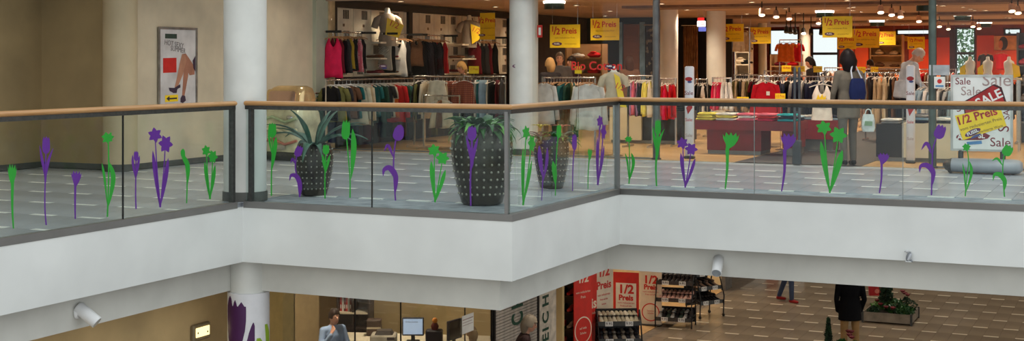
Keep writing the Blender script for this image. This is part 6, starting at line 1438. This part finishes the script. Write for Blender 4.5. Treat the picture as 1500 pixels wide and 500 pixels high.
# shoe shop posters
m_pred = mat('poster_red', (214, 44, 30), .5, 0, .03); m_pw = mat('poster_white', (240, 222, 196), .5, 0, .02); m_pl = mat('poster_line_pale', (240, 180, 160), .5)
def poster(label, loc, rz, Wd, H, bgm, fgm, frame=False, words=(), circle=None):
    t = thing('price_poster', label, 'poster', loc, rz)
    MB().box(-Wd / 2, Wd / 2, 0, .02, 0, H).build('board', m_pred if frame else bgm, t)
    if frame: MB().box(-Wd / 2 + .05, Wd / 2 - .05, -.003, 0, .05, H * .86).build('sheet', bgm, t)
    d = -.005 if frame else -.002
    for body, fx, fz, sz, sx, bd in words: lettering(body, sz, fgm, t, (fx * Wd, d, fz * H), (math.pi / 2, 0, 0), bd, sx)
    if circle:
        cx, cz, rr = circle; n = 32
        V = []
        for i in range(n): a = 2 * math.pi * i / n; V += [(cx * Wd + rr * math.cos(a), d, cz * H + rr * math.sin(a)), (cx * Wd + (rr - .022) * math.cos(a), d, cz * H + (rr - .022) * math.sin(a))]
        MB().add(V, [(2 * i, 2 * i + 1, (2 * i + 3) % (2 * n), (2 * i + 2) % (2 * n)) for i in range(n)]).build('ring', fgm, t, fix=False)
    MB().box(-Wd / 2, Wd / 2, -.15, .17, -.0, .012).build('foot', m_black, t)
    return t
FW = [('1/2', 0, .775, .23, 1.05, .008), ('Preis', 0, .665, .145, 1.0, .006), ('vom reduzierten', 0, .60, .05, 1, 0), ('Preis auf alle', 0, .56, .045, 1, 0), ('Sommerschuhe', 0, .52, .045, 1, 0)]
p = opt(917, 90, 26.6); poster('red framed half price poster standing behind the nearest shoe rack', (p.x, p.y, LOWZ), .12, .50, 1.46, m_pw, m_pred, True, FW)
p = opt(953, 90, 29.0); poster('white half price poster with a red circle beside the wheeled shoe rack', (p.x, p.y, LOWZ), .12, .47, 1.45, m_pw, m_pred, False, [('1/2', 0, .645, .23, 1.05, .008), ('Preis', .0, .54, .145, 1.0, .006), ('vom reduzierten', 0, .475, .05, 1, 0), ('Preis auf alle', 0, .435, .045, 1, 0), ('Sommer', 0, .20, .045, 1, 0), ('Schuhe', 0, .165, .045, 1, 0)], (0, .18, .19))
Yp = lY(886); poster('narrow white half price poster seen at an angle left of the red framed one', (LX - .02, Yp, LOWZ), math.pi / 2 - .25, .60, 1.75, m_pw, m_pred, False, [('1/2', 0, .90, .24, 1.2, .008), ('Preis', 0, .76, .2, 1.2, .006), ('vom reduzierten', 0, .66, .06, 1, 0), ('Preis auf alle', 0, .61, .05, 1, 0), ('Schuhe', 0, .56, .05, 1, 0)], (0, .30, .24))
Yp = lY(863); poster('red half price poster at the back of the red pair beside the shoe shelf', (LX - .03, Yp, LOWZ), math.pi / 2 - .2, .62, 1.75, m_pred, m_pw, False, [('Preis', .02, .62, .26, 1.1, .006), ('auf alle', .3, .52, .06, 1, 0)])
Yp = lY(845); poster('red half price poster with a pale circle at the front of the red pair', (LX + .12, Yp, LOWZ), math.pi / 2 - .3, .5, 1.78, m_pred, m_pw, False, [('1/2', 0, .93, .2, 1.2, .006), ('vom reduzierten', 0, .80, .06, 1, 0), ('Preis', 0, .75, .07, 1, 0), ('auf viele', 0, .44, .06, 1, 0), ('Schuhe', 0, .39, .06, 1, 0)], (0, .42, .24))
# shoes
def shoe_mesh():
    secs = [(-.12, .018, .02, .07), (-.10, .030, .0, .085), (-.05, .034, .0, .08), (.0, .034, .0, .06), (.05, .040, .0, .045), (.09, .036, .0, .038), (.125, .016, .004, .024)]
    rings = [[(x, w_ * math.cos(a), z0 + (z1 - z0) * (.5 + .5 * math.sin(a))) for a in [2 * math.pi * i / 10 for i in range(10)]] for x, w_, z0, z1 in secs]
    mb = MB().loft(rings); me = bpy.data.meshes.new('upper'); me.from_pydata(mb.v, [], mb.f); me.polygons.foreach_set('use_smooth', [True] * len(me.polygons)); return me
sh_me = shoe_mesh(); so = MB().loft([[(x, w_ * 1.08, z), (x, -w_ * 1.08, z), (x, -w_ * 1.08, z + .012), (x, w_ * 1.08, z + .012)] for x, w_, z in ((-.12, .022, 0), (-.05, .033, 0), (.05, .04, 0), (.125, .018, .002))]); sole_me = bpy.data.meshes.new('sole'); sole_me.from_pydata(so.v, [], so.f)
m_sole = mat('shoe_sole', (60, 46, 38), .6)
def shoe(label, loc, rz, c, group, tilt=0.0):
    t = thing('shoe', label, 'shoe', loc, rz, group); rot = (0, tilt, 0)
    link('upper', sh_me, cmat(c, .4), t, (0, 0, .006), rot, (1.15, 1.2, 1.35)); link('sole', sole_me, m_sole, t, None, rot, (1.15, 1.2, 1.2))
def shoe_rack(label, tag_, loc, rz, Wd, tiers, cols, curved=False, nper=7):
    t = thing('shoe_rack', label, 'rack', loc, rz); M_ = t.matrix_basis
    for sx in (-Wd / 2, Wd / 2):
        top = tiers[-1][0] + .22
        MB().tube([(sx, -.26, .06), (sx, -.28, .4 * top), (sx, -.12, .8 * top), (sx, .05, top)], .014, 8).build('side_frame', m_black, t, smooth=True); MB().tube([(sx, .2, .06), (sx, .16, top * .6), (sx, .05, top)], .014, 8).build('side_frame', m_black, t, smooth=True)
        for yy in (-.26, .2): MB().cyl((sx - .012, yy, .035), (sx + .012, yy, .035), .035, n=12).build('castor', m_black, t, smooth=True)
    for j, (z, y, d) in enumerate(tiers):
        MB().box(-Wd / 2, Wd / 2, y - d / 2, y + d / 2, z - .012, z).build('tray', m_darksteel, t); MB().box(-Wd / 2, Wd / 2, y - d / 2 - .01, y - d / 2, z - .03, z + .05).build('front_lip', m_darksteel, t)
        for k, fx in enumerate((-.25, .22)):
            c_ = MB().box(fx * Wd - .07, fx * Wd + .07, y - d / 2 - .016, y - d / 2 - .011, z - .035, z + .05).build('price_card', m_paper, t); 
            o = lettering('9.95', .07, m_ink, c_, (fx * Wd, y - d / 2 - .018, z + .01), (math.pi / 2, 0, 0))
        for i in range(nper):
            c = cols[(i // 2 + j * 2) % len(cols)] if not isinstance(cols, dict) else cols[j][i % len(cols[j])]
            q = M_ @ Vector((-Wd / 2 + .07 + (Wd - .14) * i / (nper - 1), y, z + .001))
            shoe('shoe %s from left in the front row, %s tray of %s' % (ORD[i], ('lowest', 'middle', 'top')[j], tag_), q, rz - math.pi / 2, c, 'shoes on ' + tag_, 0.0)
            q = M_ @ Vector((-Wd / 2 + .07 + (Wd - .14) * i / (nper - 1), y + .17, z + .075))
            shoe('shoe %s from left in the back row, %s tray of %s' % (ORD[i], ('lowest', 'middle', 'top')[j], tag_), q, rz - math.pi / 2, c, 'shoes on ' + tag_, -.25)
        MB().box(-Wd / 2, Wd / 2, y + .06, y + .32, z + .05, z + .066).build('raised_tray', m_darksteel, t); MB().box(-Wd / 2, Wd / 2, y + .31, y + .325, z - .1, z + .2).build('back_panel', m_black, t)  # black sheet added to give the darkness between the tiers
    return t
p = opt(906, 90, 25.1); shoe_rack('nearest wheeled rack of pale sandals in front of the red framed poster', 'the nearest shoe rack', (p.x, p.y, LOWZ), .5, .78, [(.2, -.12, .3), (.48, -.08, .28), (.78, .0, .3)], {0: [(60, 56, 60), (200, 190, 170)], 1: [(40, 40, 46), (150, 140, 126)], 2: [(206, 196, 172), (188, 178, 150), (170, 160, 136)]}, nper=9)
p = opt(990, 90, 28.9); shoe_rack('wheeled rack of dark and pink shoes beside the white half price poster', 'the middle shoe rack', (p.x, p.y, LOWZ), .12, .76, [(.16, -.1, .3), (.55, -.05, .28), (.90, .0, .3)], {0: [(180, 176, 170), (40, 36, 36), (60, 70, 60)], 1: [(214, 168, 150), (206, 156, 140)], 2: [(34, 28, 28), (44, 36, 34)]}, nper=8)
p = opt(1031, 90, 30.0); shoe_rack('farthest wheeled rack of black and tan shoes near the lit cream wall', 'the farthest shoe rack', (p.x, p.y, LOWZ), 1.0, .66, [(.32, -.1, .3), (.62, -.05, .28), (.92, .0, .26)], {0: [(30, 28, 30)], 1: [(150, 120, 100), (40, 36, 36)], 2: [(40, 34, 34), (120, 92, 76)]}, nper=7)
# shoe shelf between strip and posters
t = thing('shoe_shelf', 'dark wall shelf of colourful shoes between the letter strip and the red posters', 'shelf', (-10.25, 23.3, LOWZ)); m_ds = mat('shelf_dark', (58, 48, 42), .6); Ws = .95
for xx in (0, Ws - .03): MB().box(xx, xx + .03, 0, .3, 0, 2.4).build('side_panel', m_ds, t)
MB().box(0, Ws, .28, .3, 0, 2.4).build('back_panel', m_ds, t)
for j, z in enumerate((.35, .65, .95, 1.25, 1.55, 1.85)):
    MB().box(.03, Ws - .03, 0, .28, z - .02, z).build('shelf_board', m_ds, t)
    for i in range(6): shoe('shoe %s from the left on the %s board of the dark wall shelf' % (ORD[i], ORD[j]), (-10.25 + .1 + (Ws - .2) * i / 5, 23.44, LOWZ + z + .001), -math.pi / 2, [(206, 60, 56), (200, 190, 180), (60, 70, 56), (214, 90, 80), (46, 42, 44)][(i + j * 2) % 5], 'shoes on the dark wall shelf')
# low planters
def tree_leaves(mb, c, R, H, n, sz, rr, cone=False):
    for i in range(n):
        u = rr.random(); z = u * H; rad = R * ((1 - u) if cone else math.sin(math.pi * min(.95, u * .8 + .2))) * math.sqrt(rr.random()); a = rr.uniform(0, 6.283)
        q = Vector((c[0] + rad * math.cos(a), c[1] + rad * math.sin(a), c[2] + z)); d1 = Vector((rr.uniform(-1, 1), rr.uniform(-1, 1), rr.uniform(.2, 1))).normalized() * sz; d2 = Vector((rr.uniform(-1, 1), rr.uniform(-1, 1), rr.uniform(-.4, .4))).normalized() * sz * .5
        mb.add([tuple(q - d1), tuple(q + d2), tuple(q + d1), tuple(q - d2)], [(0, 1, 2, 3)])
m_con = mat('conifer_green', (34, 62, 34), .8, 0, .2, 10); m_box = mat('planter_steel', (150, 138, 122), .4, .4); m_redf = mat('flower_red', (120, 20, 32), .6)
def trough(label, px, py, S, Hb, shrubs, flowers, conifer, seed):
    F = fl(px, py, LOWZ); p = wp(px, py, F); t = thing('plant_trough', label, 'planter', (p.x, p.y + S / 2, LOWZ), 0, 'square plant troughs on the ground floor'); rr = random.Random(seed); h = S / 2
    MB().box(-h, h, -h, -h + .03, .03, Hb).build('front_panel', m_box, t); MB().box(-h, h, h - .03, h, .03, Hb).build('rear_panel', m_box, t); MB().box(-h, -h + .03, -h + .03, h - .03, .03, Hb).build('side_panel', m_box, t); MB().box(h - .03, h, -h + .03, h - .03, .03, Hb).build('side_panel', m_box, t)
    for sx in (-h, h):
        for sy in (-h, h): MB().box(sx - .022, sx + .022, sy - .022, sy + .022, 0, Hb + .02).build('corner_post', m_darksteel, t)
    MB().box(-h + .03, h - .03, -h + .03, h - .03, Hb - .06, Hb - .03).build('soil', m_soil, t)
    if conifer:
        x, y, R, H = conifer; MB().cyl((x, y, Hb - .04), (x, y, Hb + H * .9), .025, .01, 8).build('conifer_trunk', m_soil, t); mb = MB(); tree_leaves(mb, (x, y, Hb), R, H, 700, .05, rr, cone=conifer[2] < .13); stuff(mb.build('conifer_needles', m_con, t, fix=False))
    for k, (x, y, R, H) in enumerate(shrubs):
        mb = MB(); tree_leaves(mb, (x, y, Hb - .03), R, H, 320, .04, rr); stuff(mb.build('shrub', (m_fern, m_con, m_fern2)[k % 3], t, fix=False))
    for x, y, z in flowers:
        f = MB().ell((x, y, Hb + z), (.045, .045, .03), 8, 5)
        for i in range(5): f.ell((x + .035 * math.cos(i * 1.257), y + .035 * math.sin(i * 1.257), Hb + z + .012), (.026, .026, .014), 6, 4)
        f.build('flower', m_redf, t, smooth=True)
trough('low square steel trough with a conifer and red flowers behind the man in black', 1299, 475, 1.0, .22, [(.1, -.1, .26, .28), (.3, .1, .26, .3), (-.2, .2, .24, .22), (.35, -.3, .2, .2), (-.3, -.3, .14, .12)], [(.25, .25, .33), (.32, .18, .31), (.2, .3, .36), (-.3, .1, .16), (-.2, -.1, .12), (-.05, -.3, .1), (.1, -.35, .1)], (-.12, .1, .16, .85), 2)
trough('low square trough at the lower edge in front of the man in black', 1222, 546, .9, .22, [(.05, 0, .28, .32), (-.2, -.2, .2, .2), (.25, .2, .24, .26)], [(.16, .1, .36), (.22, .0, .34), (.12, .22, .40), (.18, .16, .41)], (-.22, .12, .11, .62), 3)
# low white partition far behind
F = 36.2; a = wp(1088, 404, F); b_ = wp(1178, 404, F); t = thing('low_partition', 'low white partition foot with a red middle far across the ground floor', 'partition', (a.x, a.y, LOWZ), math.atan2(b_.y - a.y, b_.x - a.x)); Lp = (b_ - a).length
MB().rbox(0, Lp * .38, 0, .3, 0, .5, .02).build('white_end', m_paper, t); MB().rbox(Lp * .38, Lp * .58, 0, .3, 0, .52, .02).build('red_middle', m_redd, t); MB().rbox(Lp * .58, Lp, 0, .3, 0, .5, .02).build('white_end', m_paper, t)
# ground floor ceiling lights, all out of view
for x, y in ((-11.6, 15.2), (-11.4, 17.8), (-11.6, 20.6)): downlight(x, y, -0.93, LOW_W * 2.0, SOFT, 'round recessed downlight in the office ceiling', 'office downlights', 1.3)
for x, y in ((-10.4, 24.0), (-11.8, 26.0), (-10.3, 28.0), (-11.8, 30.0), (-10.2, 31.4)): downlight(x, y, -0.93, LOW_W * 1.3, SOFT, 'round recessed downlight in the shoe shop ceiling', 'shoe shop downlights', 1.3)
for x in (-7.6, -4.6, -1.6, 1.4):  # unseen fixtures, added because the floor under the slab went dark
    for y in (19.0, 23.0, 27.0, 31.0, 35.0, 39.0): downlight(x, y, -0.93, LOW_W * .9, NEUT, 'unseen added downlight in the ground floor ceiling', 'added ground floor downlights', 1.3)
